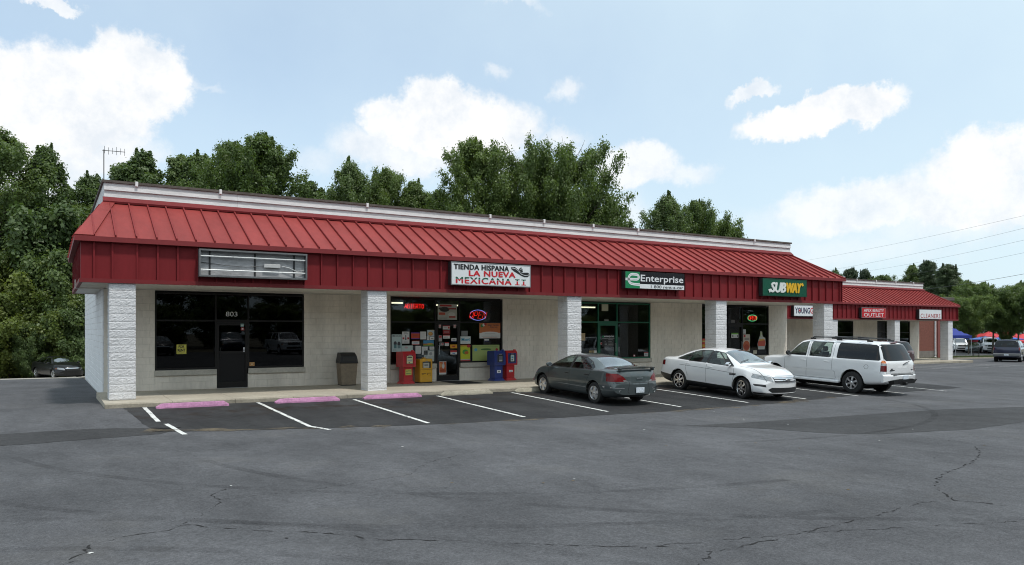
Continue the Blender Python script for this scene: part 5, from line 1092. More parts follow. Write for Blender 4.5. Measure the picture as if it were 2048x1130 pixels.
GREY = dict(spec=dict(x=(-2.40, 2.33), axle=(1.36, -1.36), wr=.315, track=.745, well=.80, bow=(.34, .22),
    zb=[(-2.4, .34), (-2.2, .25), (-1.7, .2), (1.7, .18), (2.1, .2), (2.33, .28)], ws=[(-2.4, .70), (-2.2, .76), (-1.8, .80), (1.8, .80), (2.15, .78), (2.33, .70)],
    wl=[(-2.4, .80), (-2.2, .85), (-1.8, .875), (1.7, .87), (2.15, .85), (2.33, .74)], wm=[(-2.4, .78), (-2.25, .86), (-1.8, .895), (1.6, .89), (2.1, .85), (2.33, .68)], zm=[(-2.4, .58), (-1.8, .66), (1.6, .66), (2.33, .5)],
    wb=[(-2.40, .72), (-2.3, .80), (-1.9, .845), (-1, .855), (1, .85), (1.6, .82), (2.1, .74), (2.33, .55)],
    zsh=[(-2.40, .60), (-2.385, .66), (-2.33, .86), (-2.2, .955), (-1.9, .985), (-1.2, .965), (0, .935), (1.1, .90), (1.8, .81), (2.2, .67), (2.33, .52)],
    ztop=[(-2.40, .635), (-2.385, .70), (-2.34, .96), (-2.27, 1.035), (-1.78, 1.075), (-1.64, 1.10), (-.98, 1.345), (-.6, 1.388), (-.15, 1.40), (.22, 1.372), (1.12, 1.0), (1.2, .972), (1.9, .87), (2.2, .74), (2.33, .56)],
    rd=[(-2.4, .01), (-1.8, .014), (-1.4, .05), (-.9, .085), (.2, .085), (1.12, .02), (2.33, .015)], wt=[(-2.4, .60), (-2.28, .68), (-1.9, .70), (-1.7, .68), (-1.0, .605), (.2, .60), (1.12, .70), (1.3, .70), (2.0, .62), (2.33, .4)]),
    side_glass=[[(-.10, .955), (1.0, .95), (.80, 1.06), (.33, 1.29), (-.10, 1.325)], [(-.19, .96), (-.19, 1.322), (-.62, 1.305), (-1.02, 1.20), (-1.27, 1.055), (-1.24, .985)]], pillars=[[(-.19, .957), (-.10, .955), (-.10, 1.32), (-.19, 1.32)]],
    windshield=[(.29, -.50), (.29, .50), (1.06, .62), (1.06, -.62)], rear_glass=('top', [(-1.66, -.61), (-1.66, .61), (-1.0, .49), (-1.0, -.49)]),
    tail=[('tail_light', [(.97, .70), (.40, .715), (.52, .85), (.66, .94), (.97, .93)], -1.92), ('tail_light_clear', [(.40, .715), (.52, .72), (.53, .755), (.44, .76)], -2.0)],
    head=[('headlight', [(.38, .56), (.88, .60), (.88, .74), (.45, .68)], 1.75), ('grille', [(-.22, .44), (.22, .44), (.26, .60), (-.26, .60)], 1.9)],
    gaps=[[(1.02, .93), (1.0, .5), (.93, .22)], [(-.14, .95), (-.14, .4), (-.12, .22)], [(-1.24, .98), (-1.05, .7), (-.98, .5)], [(-.98, .22), (1.0, .24)]], mould=[[(.98, .52), (-.95, .54)]],
    ribs=[('end', [(-.84, .665), (-.4, .68), (.4, .68), (.84, .665)], .010, M_GAP, 'boot_gap', -1), ('end', [(-.34, .70), (-.40, .42), (-.3, .32), (.3, .32), (.40, .42), (.34, .70)], .012, M_GAP, 'plate_recess_edge', -1), ('end', [(.50, .52), (.88, .54)], .02, M_CHROME, 'bumper_strip', -1), ('end', [(-.50, .52), (-.88, .54)], .02, M_CHROME, 'bumper_strip', -1)],
    handles=[(-.0, .80), (-1.02, .83)], handle_mat=M_BLK, mirror=(.84, .945, 1.), tw=.21, rim=.20, style=(5, .055, .048, False), seat=(-.05, .50, [(-.05, (.36, -.36)), (-.95, (0,))]), plate=(-2.43, .47, -1), extra=[grey_extra])
P_GREY = mat('metallic_grey_paint', (.074, .092, .095), .36, metal=.45, coat=1., var=.04, vs=60, coord='O'); P_WHITE = mat('white_paint', (.80, .81, .82), .3, coat=1.); P_PEARL = mat('pearl_white_paint', (.78, .785, .79), .28, coat=1.)
P_BLACK = mat('black_paint', (.006, .006, .007), .3, spec=.3, coat=.3); P_MAROON = mat('maroon_paint', (.055, .008, .012), .3, coat=1., metal=.3); P_NAVY = mat('navy_paint', (.008, .013, .045), .3, coat=1., metal=.2); P_SILVER = mat('silver_paint', (.42, .44, .45), .3, metal=.6, coat=1.)
yc = -3.1; xg = 13.13
o = build_car('parked_car', 'dark grey sedan with boot spoiler, parked nose in beside the white sedan', 'car', GREY, (xg, yc, gz(xg, yc)+.0), R(90), P_GREY)
o.rotation_euler = (0, -R(2.0), R(89.4))

# ---- white full-size saloon, backed into its bay
def taurus_extra(root, c, paint):
    for z in (.605, .66, .715, .755):
        w = .50 if z < .74 else .52; c.ribbon('end', [(-w+.03*(.75-z)/.15, z), (w-.03*(.75-z)/.15, z)], .030, M_CHROME, 'grille_bar', root, 1, .014)
    p, _ = c.hit('end', 0, .675, 1); mb = MB().lathe([(.001, .02), (.06, .018), (.075, .0), (.075, -.02)], 18, 'x', (0, 0, 0)); mb.v = [(p.x+.022+v[0], v[1]*1.45, .675+v[2]*.62) for v in mb.v]; mb.obj('emblem', M_STEEL, root, True)
    for s in (1, -1):
        c.ribbon('side', [(.93, .76), (1.20, .775)], .05, M_BLK, 'fender_vent', root, s, .006); c.ribbon('side', [(.95, .775), (1.16, .79)], .012, M_CHROME, 'vent_strip', root, s, .010)
        c.ribbon('top', [(.98, s*.12), (1.08, s*.60)], .022, M_BLK, 'wiper', root, 1, .02)
TAURUS = dict(spec=dict(x=(-2.66, 2.47), axle=(1.435, -1.435), wr=.345, track=.80, well=.85, bow=(.48, .26),
    zb=[(-2.66, .40), (-2.5, .30), (-1.9, .22), (1.9, .19), (2.3, .20), (2.47, .23)], ws=[(-2.66, .72), (-2.4, .82), (-1.9, .88), (1.9, .88), (2.3, .86), (2.47, .78)],
    wl=[(-2.66, .82), (-2.4, .90), (-1.9, .945), (1.9, .945), (2.3, .93), (2.47, .82)], wm=[(-2.66, .80), (-2.45, .90), (-1.9, .965), (1.8, .965), (2.3, .92), (2.47, .78)], zm=[(-2.66, .66), (-1.8, .76), (1.6, .72), (2.47, .5)],
    wb=[(-2.66, .72), (-2.5, .82), (-2.1, .88), (-1.2, .915), (1, .91), (1.7, .89), (2.2, .80), (2.47, .62)],
    zsh=[(-2.66, .72), (-2.64, .78), (-2.56, .98), (-2.4, 1.06), (-1.5, 1.065), (0, 1.03), (1.1, .985), (1.8, .90), (2.25, .77), (2.47, .60)],
    ztop=[(-2.66, .76), (-2.64, .82), (-2.58, 1.05), (-2.5, 1.115), (-2.0, 1.155), (-1.85, 1.18), (-1.15, 1.455), (-.7, 1.525), (-.15, 1.545), (.30, 1.51), (1.22, 1.10), (1.3, 1.072), (2.0, .985), (2.3, .87), (2.42, .78), (2.47, .66)],
    rd=[(-2.66, .01), (-1.9, .014), (-1.5, .06), (-1.0, .095), (.2, .095), (1.22, .02), (2.47, .02)], wt=[(-2.66, .58), (-2.5, .70), (-2.1, .74), (-1.8, .72), (-1.1, .61), (.3, .605), (1.22, .74), (1.4, .76), (2.1, .68), (2.47, .5)]),
    side_glass=[[(-.08, 1.05), (1.05, 1.01), (.86, 1.12), (.40, 1.40), (-.08, 1.455)], [(-.17, 1.055), (-.17, 1.46), (-.70, 1.44), (-.98, 1.37), (-.98, 1.07)], [(-1.03, 1.085), (-1.03, 1.345), (-1.30, 1.24), (-1.58, 1.11)]], pillars=[[(-.17, 1.055), (-.08, 1.05), (-.08, 1.452), (-.17, 1.455)], [(-1.03, 1.08), (-.98, 1.07), (-.98, 1.36), (-1.03, 1.345)]],
    windshield=[(.37, -.55), (.37, .55), (1.16, .69), (1.16, -.69)], rear_glass=('top', [(-1.86, -.66), (-1.86, .66), (-1.18, .54), (-1.18, -.54)]),
    tail=[('tail_light', [(.55, .82), (.97, .84), (.97, 1.02), (.60, 1.0)], -2.2)],
    head=[('headlight', [(.52, .60), (.97, .735), (.97, .86), (.80, .84), (.55, .755)], 1.78), ('grille', [(-.46, .59), (.46, .59), (.53, .775), (-.53, .775)], 2.0), ('air_intake', [(-.56, .27), (.56, .27), (.66, .36), (.56, .43), (-.56, .43), (-.66, .36)], 2.0), ('fog_lamp_recess', [(.70, .44), (.90, .47), (.92, .53), (.72, .52)], 1.9)],
    black_side=[[(1.15, .12), (1.0, .35), (-1.05, .39), (-1.05, .12)], [(-1.75, .1), (-1.78, .52), (-2.8, .60), (-2.8, .1)], [(1.85, .1), (1.85, .27), (2.6, .25), (2.6, .1)]],
    gaps=[[(1.07, 1.0), (1.12, .75), (1.02, .40), (.98, .28)], [(-.12, 1.05), (-.13, .5), (-.10, .30)], [(-1.02, 1.07), (-1.10, .85), (-.98, .55)], [(1.1, .80), (0, .86), (-1.4, .91)]], mould=[],
    ribs=[('top', [(1.22, .80), (2.28, .66)], .008, M_GAP, 'bonnet_gap', 1), ('top', [(1.22, -.80), (2.28, -.66)], .008, M_GAP, 'bonnet_gap', 1), ('end', [(-.60, .80), (.60, .80)], .012, M_CHROME, 'grille_trim', 1), ('top', [(1.3, .32), (2.25, .26)], .03, P_PEARL, 'bonnet_crease', 1), ('top', [(1.3, -.32), (2.25, -.26)], .03, P_PEARL, 'bonnet_crease', 1)],
    handles=[(.05, .93), (-1.0, .965)], mirror=(.90, 1.03, 1.), mirror_mat=M_CHROME, tw=.235, rim=.245, style=(7, .018, .016, True), rim_mat=M_CHROME, seat=(-.02, .58, [(-.02, (.38, -.38)), (-1.0, (0,))]), seal=M_BLK, extra=[taurus_extra], steer=-14)
xt, yt = 18.56, -3.80
o = build_car('parked_car', 'white four-door sedan with chrome grille, backed into its bay', 'car', TAURUS, (xt, yt, gz(xt, yt)), R(-90), P_PEARL)
o.rotation_euler = (0, R(2.0), R(-90.5))

# ---- long white estate truck
def suv_extra(root, c, paint):
    for s in (1, -1):
        mb = MB().tube([(.25, s*.64, 1.895), (.15, s*.65, 1.955), (-.9, s*.66, 1.975), (-2.05, s*.65, 1.945), (-2.15, s*.64, 1.89)], .021, 8); o = mb.obj('roof_rail', M_BLK, root, True)
        for x in (.2, -.9, -2.1): MB().cbox(x-.12, x+.10, s*.65-.03, s*.65+.03, 1.865, 1.955 if x == -.9 else 1.925, .012).obj('rail_foot', M_BLK, o)
        MB().cbox(-1.15, 1.18, min(s*.90, s*1.03), max(s*.90, s*1.03), .33, .42, .02).obj('running_board', paint, root)
    for x in (-.35, -1.75): MB().cbox(x-.03, x+.03, -.64, .64, 1.955, 1.985, .01).obj('roof_bar', M_BLK, root)
    # rear bumper with step pad and hitch
    n = 15; rows = []
    for i in range(n):
        y = -.99+1.98*i/(n-1); d = .20*(abs(y)/.99)**3.; rows.append([(-3.05+d, y, .62-.12*(abs(y)/.99)**3), (-2.78, y, .62-.12*(abs(y)/.99)**3), (-2.78, y, .76), (-3.02+d, y, .76), (-3.06+d, y, .72)])
    mb = MB(); mb.add([p for r in rows for p in r], [(0, 1, 2, 3, 4), tuple(5*(n-1)+k for k in (4, 3, 2, 1, 0))]+[(5*i+k, 5*i+(k+1) % 5, 5*i+5+(k+1) % 5, 5*i+5+k) for i in range(n-1) for k in range(5)]); b = mb.obj('rear_bumper', paint, root, True)
    MB().cbox(-3.035, -2.84, -.62, .62, .762, .78, .008).obj('step_pad', M_BLK, b); 
    mb = MB(); mb.hexa([(-3.03, -.62, .44), (-2.8, -.66, .40), (-2.8, .66, .40), (-3.03, .62, .44), (-3.072, -.72, .585), (-2.8, -.8, .55), (-2.8, .8, .55), (-3.072, .72, .585)]); mb.obj('bumper_valance', M_BLK, b)
    MB().cbox(-3.12, -2.9, -.05, .05, .40, .50, .01).obj('tow_hitch', M_BLK, b)
    MB().cbox(-3.076, -3.062, -.17, .15, .60, .74, .006).obj('licence_plate', M_PLATE, b)
    MB().cbox(-2.925, -2.895, -.10, .10, .86, .93, .01).obj('tailgate_handle', paint, root)
    for y0, y1, z0, z1 in ((.42, .68, .895, .93), (.53, .62, .945, .975), (-.72, -.60, .90, .93)):
        p, _ = c.hit('end', (y0+y1)/2, (z0+z1)/2, -1); MB().cbox(p.x-.012, p.x+.01, y0, y1, z0, z1, .004).obj('badge', M_BLK, root)
    MB().tube([(-2.93, -.05, 1.10), (-2.94, -.2, 1.16), (-2.93, -.42, 1.205)], .013, 6).obj('wiper', M_BLK, root)
    MB().cbox(-2.62, -2.52, -.17, .17, 1.835, 1.86, .008).obj('brake_light', M_RED, root)
SUV = dict(spec=dict(x=(-2.93, 2.60), axle=(1.65, -1.65), wr=.395, track=.845, well=.90, bow=(.16, .10),
    zb=[(-2.93, .46), (-2.7, .40), (-2, .34), (2.0, .34), (2.4, .38), (2.60, .44)], ws=[(-2.93, .90), (-2.5, .93), (2.2, .93), (2.60, .88)],
    wl=[(-2.93, .93), (-2.5, .985), (2.2, .985), (2.60, .92)], wm=[(-2.93, .93), (-2.5, .995), (2.2, .99), (2.60, .92)], zm=[(-2.93, .86), (2.6, .82)],
    wb=[(-2.93, .90), (-2.6, .955), (1.1, .955), (1.8, .93), (2.45, .88), (2.60, .82)], zsh=[(-2.93, .95), (-2.915, 1.12), (-2.8, 1.21), (-2, 1.225), (1.1, 1.21), (1.4, 1.13), (2.3, 1.07), (2.52, .98), (2.60, .84)],
    ztop=[(-2.93, 1.0), (-2.915, 1.16), (-2.87, 1.27), (-2.66, 1.72), (-2.58, 1.83), (-2.45, 1.865), (-1, 1.89), (.2, 1.885), (.58, 1.85), (1.24, 1.25), (1.32, 1.22), (2.2, 1.155), (2.5, 1.05), (2.60, .90)],
    rd=[(-2.93, .02), (-2.6, .06), (-2.3, .10), (.4, .10), (1.24, .02), (2.6, .03)], wt=[(-2.93, .82), (-2.8, .80), (-2.5, .765), (.4, .755), (1.24, .82), (1.4, .80), (2.3, .76), (2.6, .66)]),
    side_glass=[[(.30, 1.255), (1.08, 1.255), (.95, 1.39), (.58, 1.72), (.42, 1.76), (.30, 1.77)], [(.14, 1.255), (.14, 1.775), (-.72, 1.78), (-.74, 1.27), (-.70, 1.25)]], priv_glass=[[(-1.0, 1.26), (-1.0, 1.78), (-2.40, 1.765), (-2.50, 1.72), (-2.66, 1.28), (-2.62, 1.25), (-1.05, 1.24)]],
    windshield=[(.66, -.68), (.66, .68), (1.18, .76), (1.18, -.76)], rear_glass=('end', [(-.80, 1.235), (.80, 1.235), (.83, 1.30), (.735, 1.74), (.68, 1.79), (-.68, 1.79), (-.735, 1.74), (-.83, 1.30)]), rear_mat=GPRIV,
    tail=[('tail_light_amber', [(.82, 1.155), (1.05, 1.155), (1.05, 1.26), (.82, 1.25)], -2.72), ('tail_light_clear', [(.82, 1.08), (1.05, 1.08), (1.05, 1.15), (.82, 1.15)], -2.72), ('tail_light', [(.82, .87), (1.05, .87), (1.05, 1.075), (.82, 1.075)], -2.72)],
    head=[('headlight', [(.58, .90), (.98, .90), (.98, 1.04), (.58, 1.04)], 2.2), ('grille', [(-.52, .82), (.52, .82), (.54, 1.03), (-.54, 1.03)], 2.3), ('turn_signal', [(.86, .84), (.98, .84), (.98, .892), (.86, .892)], 2.2), ('air_intake', [(-.6, .5), (.6, .5), (.6, .66), (-.6, .66)], 2.3)],
    gaps=[[(1.22, 1.22), (1.20, .8), (1.14, .46)], [(.22, 1.25), (.22, .8), (.24, .46)], [(.22, 1.25), (.22, 1.82)], [(-.84, 1.80), (-.84, 1.2), (-.84, .80), (-.98, .72), (-1.0, .5)], [(-2.73, 1.2), (-2.70, .80)], [(2.3, .84), (2.1, .84)], [(1.14, .46), (-1.0, .46)], [(-2.1, 1.0), (-2.15, .93), (-2.23, .93), (-2.28, 1.0), (-2.23, 1.07), (-2.15, 1.07), (-2.1, 1.0)]], mould=[[(1.16, .78), (-1.15, .78)]],
    ribs=[('end', [(-.84, .80), (-.86, 1.22), (-.70, 1.80), (.70, 1.80), (.86, 1.22), (.84, .80), (-.84, .80)], .010, M_GAP, 'tailgate_gap', -1)],
    handles=[(.38, 1.08), (-.62, 1.08)], mirror=(.98, 1.26, 1.3), mirror_mat=M_BLK, tw=.27, rim=.225, style=(6, .035, .045, False), arch=.07, seat=(.1, .85, [(.1, (.42, -.42)), (-.9, (0,)), (-1.8, (0,))]), extra=[suv_extra], seal=M_BLK)
xs_, ys_ = 24.10, -3.68
o = build_car('parked_truck', 'long white sport utility truck with roof rails and dark rear windows', 'suv', SUV, (xs_, ys_, gz(xs_, ys_)), R(90), P_WHITE)
o.rotation_euler = (0, -R(2.0), R(91))

# ============================================================ TREES
def leafmat(name, c0, c1, tr=.42):
    m, N, L = nodes_of(name); o = N.new('ShaderNodeOutputMaterial'); d = N.new('ShaderNodeBsdfPrincipled'); t = N.new('ShaderNodeBsdfTranslucent'); mx = N.new('ShaderNodeMixShader'); mx.inputs[0].default_value = tr
    g = N.new('ShaderNodeNewGeometry'); oi = N.new('ShaderNodeObjectInfo')
    n1 = N.new('ShaderNodeTexNoise'); n1.inputs['Scale'].default_value = .55; n1.inputs['Detail'].default_value = 3; n2 = N.new('ShaderNodeTexNoise'); n2.inputs['Scale'].default_value = 7; n2.inputs['Detail'].default_value = 2
    for n in (n1, n2): L.new(g.outputs['Position'], n.inputs['Vector'])
    a = N.new('ShaderNodeMath'); a.operation = 'ADD'; L.new(n1.outputs[0], a.inputs[0]); L.new(n2.outputs[0], a.inputs[1])
    b = N.new('ShaderNodeMath'); b.operation = 'MULTIPLY_ADD'; L.new(oi.outputs['Random'], b.inputs[0]); b.inputs[1].default_value = .5; L.new(a.outputs[0], b.inputs[2])
    mr = N.new('ShaderNodeMapRange'); L.new(b.outputs[0], mr.inputs[0]); mr.inputs[1].default_value = .8; mr.inputs[2].default_value = 1.7
    mc = N.new('ShaderNodeMix'); mc.data_type = 'RGBA'; L.new(mr.outputs[0], mc.inputs['Factor']); mc.inputs['A'].default_value = c4(c0); mc.inputs['B'].default_value = c4(c1)
    L.new(mc.outputs['Result'], d.inputs['Base Color']); d.inputs['Roughness'].default_value = .5; d.inputs['Specular IOR Level'].default_value = .5
    sc = N.new('ShaderNodeMix'); sc.data_type = 'RGBA'; sc.blend_type = 'MULTIPLY'; sc.inputs['Factor'].default_value = 1; L.new(mc.outputs['Result'], sc.inputs['A']); sc.inputs['B'].default_value = (1.2, 1.25, .6, 1); L.new(sc.outputs['Result'], t.inputs[0])
    L.new(d.outputs[0], mx.inputs[1]); L.new(t.outputs[0], mx.inputs[2]); L.new(mx.outputs[0], o.inputs[0]); MT[name] = m; return m
LF1 = leafmat('leaf_green', (.078, .128, .046), (.155, .215, .074)); LF2 = leafmat('leaf_bright', (.078, .128, .034), (.15, .21, .058)); LF3 = leafmat('needle_green', (.030, .055, .022), (.062, .098, .032), .2)
LF4 = leafmat('leaf_yellow_green', (.09, .135, .026), (.20, .24, .06))
M_BARK = mat('bark', (.085, .070, .055), .95, var=.3, vs=4, bump=.6, bs=25)

def leaves_mesh(name, P, D, size, m, rg, up=.5):
    """P points, D outward directions: one kite-shaped leaf at each point"""
    n = len(P); nr = D+rg.normal(0, .75, (n, 3)); nr[:, 2] += up; nr /= np.linalg.norm(nr, axis=1)[:, None]+1e-9
    a = rg.normal(0, 1, (n, 3)); a[:, 2] -= .5; u = np.cross(nr, a); u /= np.linalg.norm(u, axis=1)[:, None]+1e-9; v = np.cross(nr, u)
    s = size*rg.uniform(.6, 1.35, n)[:, None]; V = np.stack([P-v*s*.62, P+u*s*.42+nr*s*.10, P+v*s*.62, P-u*s*.42+nr*s*.10], 1).reshape(-1, 3)
    me = bpy.data.meshes.new(name); me.vertices.add(4*n); me.vertices.foreach_set('co', V.astype(np.float32).ravel()); me.loops.add(4*n); me.loops.foreach_set('vertex_index', np.arange(4*n, dtype=np.int32))
    me.polygons.add(n); me.polygons.foreach_set('loop_start', np.arange(0, 4*n, 4, dtype=np.int32)); me.polygons.foreach_set('loop_total', np.full(n, 4, np.int32)); me.materials.append(m); me.update(calc_edges=True); return me

def make_tree(h, r, base, n_br, n_leaf, size, m, seed, rise=.75, shape='ovate', tips=3, lean=0., fill=.75, spread=.46):
    """tapered trunk, limbs climbing outwards, sprays of leaves along the limbs"""
    rg = np.random.default_rng(seed); tr = MB(); pts = []; dirs = []
    tp = [(lean*(t**2)*h+.12*math.sin(3*t+seed), .12*math.cos(4*t+seed), h*t*.94-.3*(t == 0)) for t in np.linspace(0, 1, 9)]
    tr.tube(tp, [max(.03, (.0135*h)*(1-t)**.9+.02) for t in np.linspace(0, 1, 9)], 8)
    def env(t):
        if shape == 'ovate': return (math.sin(math.pi*min(1, (t*.92+.10)))**.75)*(1-.35*t)*1.12
        if shape == 'cone': return (1-t)**.8*1.0+.06
        if shape == 'round': return math.sqrt(max(0, 1-(2*t-1)**2))*.96+.08
        if shape == 'layer': return (1-t)**.55*(.65+.35*math.sin(t*21+seed))+.08
    for k in range(n_br):
        t = (k+rg.uniform(0, 1))/n_br; z0 = base+(h*.93-base)*t; L_ = r*env(t)*(rg.uniform(.72, 1.18) if shape != 'layer' else rg.uniform(.4, 1.25)); az = k*2.39996+rg.uniform(-.5, .5); c, s = math.cos(az), math.sin(az)
        up = rise*L_*(.45+.75*t) if shape != 'layer' else .05*L_
        tx = np.interp(z0, [p[2] for p in tp], [p[0] for p in tp]); ty = np.interp(z0, [p[2] for p in tp], [p[1] for p in tp])
        Q = [np.array((tx+c*L_*q, ty+s*L_*q, z0-.25*L_*(1-t)*0+up*q**1.4)) for q in np.linspace(0, 1, 6)]
        if k % 2 == 0 or n_br < 40: tr.tube([tuple(p) for p in Q[:5]], [max(.012, .0045*h*(1-.85*q)*(1-.5*t)) for q in np.linspace(0, .8, 5)], 5, cap=False)
        # sprays: sub-twigs off the limb
        ns = max(4, int(L_*5.5*fill))
        for j in range(ns):
            q = rg.uniform(.22, 1.0)**.8; p = np.array([np.interp(q, np.linspace(0, 1, 6), [w[i] for w in Q]) for i in range(3)])
            sd = np.array((c*.7, s*.7, .75 if shape != 'layer' else .2))+rg.normal(0, .55, 3); sd /= np.linalg.norm(sd); ln = rg.uniform(.5, 1.0)*(.35+.13*r)*(1.25-.5*q)
            m_ = max(4, int(n_leaf/(n_br*ns)))
            tt = rg.uniform(0, 1, m_)**.7; rad = spread*(.45+.14*r)*(1.15-.6*tt)
            off = rg.normal(0, .62, (m_, 3))*rad[:, None]; off[:, 2] *= .9 if shape != 'layer' else .45
            pts.append(p+sd*ln*tt[:, None]+off); dirs.append(off/(np.linalg.norm(off, axis=1)[:, None]+1e-9)+sd*.5)
    for k in range(tips):                                  # leading shoots
        a = rg.uniform(0, 6.28); d = rg.uniform(0, .30)*r; x0, y0 = tp[-1][0]+d*math.cos(a), tp[-1][1]+d*math.sin(a); zt = h*(1-.10*d/r*3*rg.uniform(.5, 1)); m_ = int(n_leaf*.02); tt = rg.uniform(0, 1, m_)
        off = rg.normal(0, 1, (m_, 3)); off /= np.linalg.norm(off, axis=1)[:, None]; off *= ((.08+.34*tt**.9)*(.5+.12*r)*rg.uniform(.2, 1, m_))[:, None]; pts.append(np.stack([x0+0*tt, y0+0*tt, zt-tt*h*.17], 1)+off); dirs.append(off)
    P = np.concatenate(pts); k_ = h/np.percentile(P[:, 2], 99.97); P[:, 2] *= min(1., k_) ; D = np.concatenate(dirs); ok = P[:, 2] > .05; P = P[ok]; D = D[ok]
    return tr.mesh('trunk', M_BARK, True), leaves_mesh('crown', P, D, size, m, rg)
TREES = {'ovate': [make_tree(18, 4.6, 2.5, 84, 58000, .165, LF1, 1, tips=5), make_tree(18, 5.2, 3., 84, 58000, .17, LF2, 2, tips=6, rise=.9), make_tree(18, 4.2, 2.5, 80, 60000, .165, LF2, 3, tips=5, rise=1.0)],
         'broad': [make_tree(17, 6.4, 3, 58, 70000, .19, LF2, 4, shape='round', rise=.8, tips=6, fill=.6, spread=.52)],
         'slim': [make_tree(17, 3.0, 2.0, 66, 38000, .16, LF1, 5, shape='ovate', rise=1.1, tips=3), make_tree(17, 2.7, 1.5, 66, 36000, .16, LF1, 6, shape='cone', rise=.8, tips=2)],
         'pine': [make_tree(20, 5.6, 4, 84, 66000, .18, LF3, 7, shape='layer', tips=3, fill=.9, spread=.55)],
         'small': [make_tree(9, 4.0, 3.6, 52, 56000, .15, LF2, 8, shape='round', rise=.6, tips=4)],
         'bush': [make_tree(5.2, 3.2, .15, 46, 46000, .14, LF4, 9, shape='round', rise=.5, tips=4), make_tree(6.5, 3.0, .15, 50, 52000, .14, LF1, 10, shape='ovate', rise=.8, tips=4)]}
_u = {}
SA, CA = math.sin(1.0216), math.cos(1.0216)
def at(px, q):
    """ground point at picture column px (of 2048) and depth q"""
    r_ = (px-1024)/1508.5*q; return -1.30+r_*SA+q*CA, -22.045-r_*CA+q*SA
def tree(kind, label, px, ytop, q, group, wide=1., name=None, X=None, Y=None, h=None, sink=0.):
    if X is None: X, Y = at(px, q)
    z = gz(X, Y)-.05-sink; i = _u.get(kind, 0); _u[kind] = i+1; tm, cm = TREES[kind][i % len(TREES[kind])]
    H0 = {'ovate': 18, 'broad': 17, 'slim': 17, 'pine': 20, 'small': 9, 'bush': 6.0}[kind]
    if h is None: h = 1.948+(660-ytop)/1508.5*q-z
    s = h/H0; t = thing(name or ('pine_tree' if kind == 'pine' else 'shrub' if kind == 'bush' else 'tree'), label, 'shrub' if kind == 'bush' else 'tree', (X, Y, z), random.uniform(0, 6.28), group); t.scale = (s*wide*.82, s*wide*.82, s)
    link('trunk', tm, t); link('crown', cm, t); return t
GB = 'trees behind the long shop building'
BACK = [('ovate', 'tallest dark tree at the far left edge of the picture', -6, 243, 60, 1.2), ('slim', 'slim dark tree just right of the tall left edge tree', 88, 272, 62, 1.0), ('slim', 'low ragged tree left of the aerial, over the drive', 138, 360, 66, 1.1),
 ('slim', 'small tree just left of the aerial mast', 187, 332, 66, 1.15), ('slim', 'small tree rising behind the aerial', 236, 312, 68, 1.1), ('slim', 'pointed tree right of the aerial', 287, 282, 68, 1.25), ('slim', 'narrow tree between the pointed one and the big pair', 352, 296, 70, 1.2), ('slim', 'narrow tree just left of the big pair of trees', 402, 290, 70, 1.25),
 ('ovate', 'left one of the big pair of trees above the vacant shop', 468, 272, 66, .85), ('ovate', 'right and taller one of the big pair above the vacant shop', 528, 252, 64, 1.05), ('slim', 'low tree at the right foot of the big pair', 612, 352, 70, 1.4), ('ovate', 'tree left of the middle gap in the tree line', 700, 312, 70, .9), ('ovate', 'tree above the grocery sign, right of the middle gap', 772, 330, 72, .85),
 ('slim', 'slim tree right above the grocery end of the roof', 828, 348, 72, 1.2), ('slim', 'low tree left of the tallest middle tree', 872, 372, 72, 1.5), ('ovate', 'tall dense tree in the middle of the roof line', 948, 262, 68, .95), ('broad', 'spreading light green tree right of the tall dense one', 1058, 288, 70, .75), ('broad', 'spreading light green tree with gaps, right end of the group', 1135, 284, 70, .80),
 ('small', 'low round tree at the right foot of the spreading trees', 1186, 392, 72, .7), ('ovate', 'lone tree above the rental sign', 1335, 380, 74, 1.0), ('ovate', 'tree at the right of the lone one above the rental sign', 1390, 392, 76, .75), ('small', 'low tree trailing off at right of the lone tree', 1425, 428, 78, .55)]
for k, lb, px, yt, q, wd in BACK: tree(k, lb, px, yt, q, GB, wd)
# second rank fills the gaps low down behind the roof edge
for i, (px, yt, lb) in enumerate(((330, 372, 'low tree filling the gap beside the aerial'), (640, 375, 'low tree filling the gap right of the big pair'), (740, 372, 'low tree behind the two middle trees'), (905, 385, 'low tree behind the roof left of the tall dense tree'), (1010, 372, 'low tree between the tall dense and the spreading tree'))): tree('ovate', lb, px, yt, 82, GB, 1.5)
GL = 'shrubs and young trees by the left drive'
for k, px, yt, q, wd, lb in (('bush', 14, 588, 55, 1.15, 'big pale shrub at the left picture edge by the drive'), ('bush', 66, 655, 54.5, 1.0, 'low shrub left of the black car'), ('bush', 118, 560, 57, 1.0, 'tall shrub right behind the black car'), ('bush', 165, 520, 58, 1.1, 'tall shrub beside the corner of the white wall'), ('bush', 36, 470, 59, 1.1, 'tall dark shrub under the left edge tree'), ('bush', 105, 440, 61, 1.1, 'young tree above the black car'), ('ovate', 150, 400, 63, 1.3, 'young tree showing left of the roof corner'), ('bush', -40, 560, 54, 1.2, 'shrub cut off by the left picture edge'), ('ovate', 20, 380, 66, 1.4, 'dark tree filling the left behind the shrubs'), ('bush', 186, 600, 56, 1.0, 'shrub half hidden by the white side wall'), ('bush', 90, 520, 60, 1.2, 'broad shrub in the middle of the left thicket')): tree(k, lb, px, yt, q, GL, wd)
GR = 'trees on the right beyond the far shops'
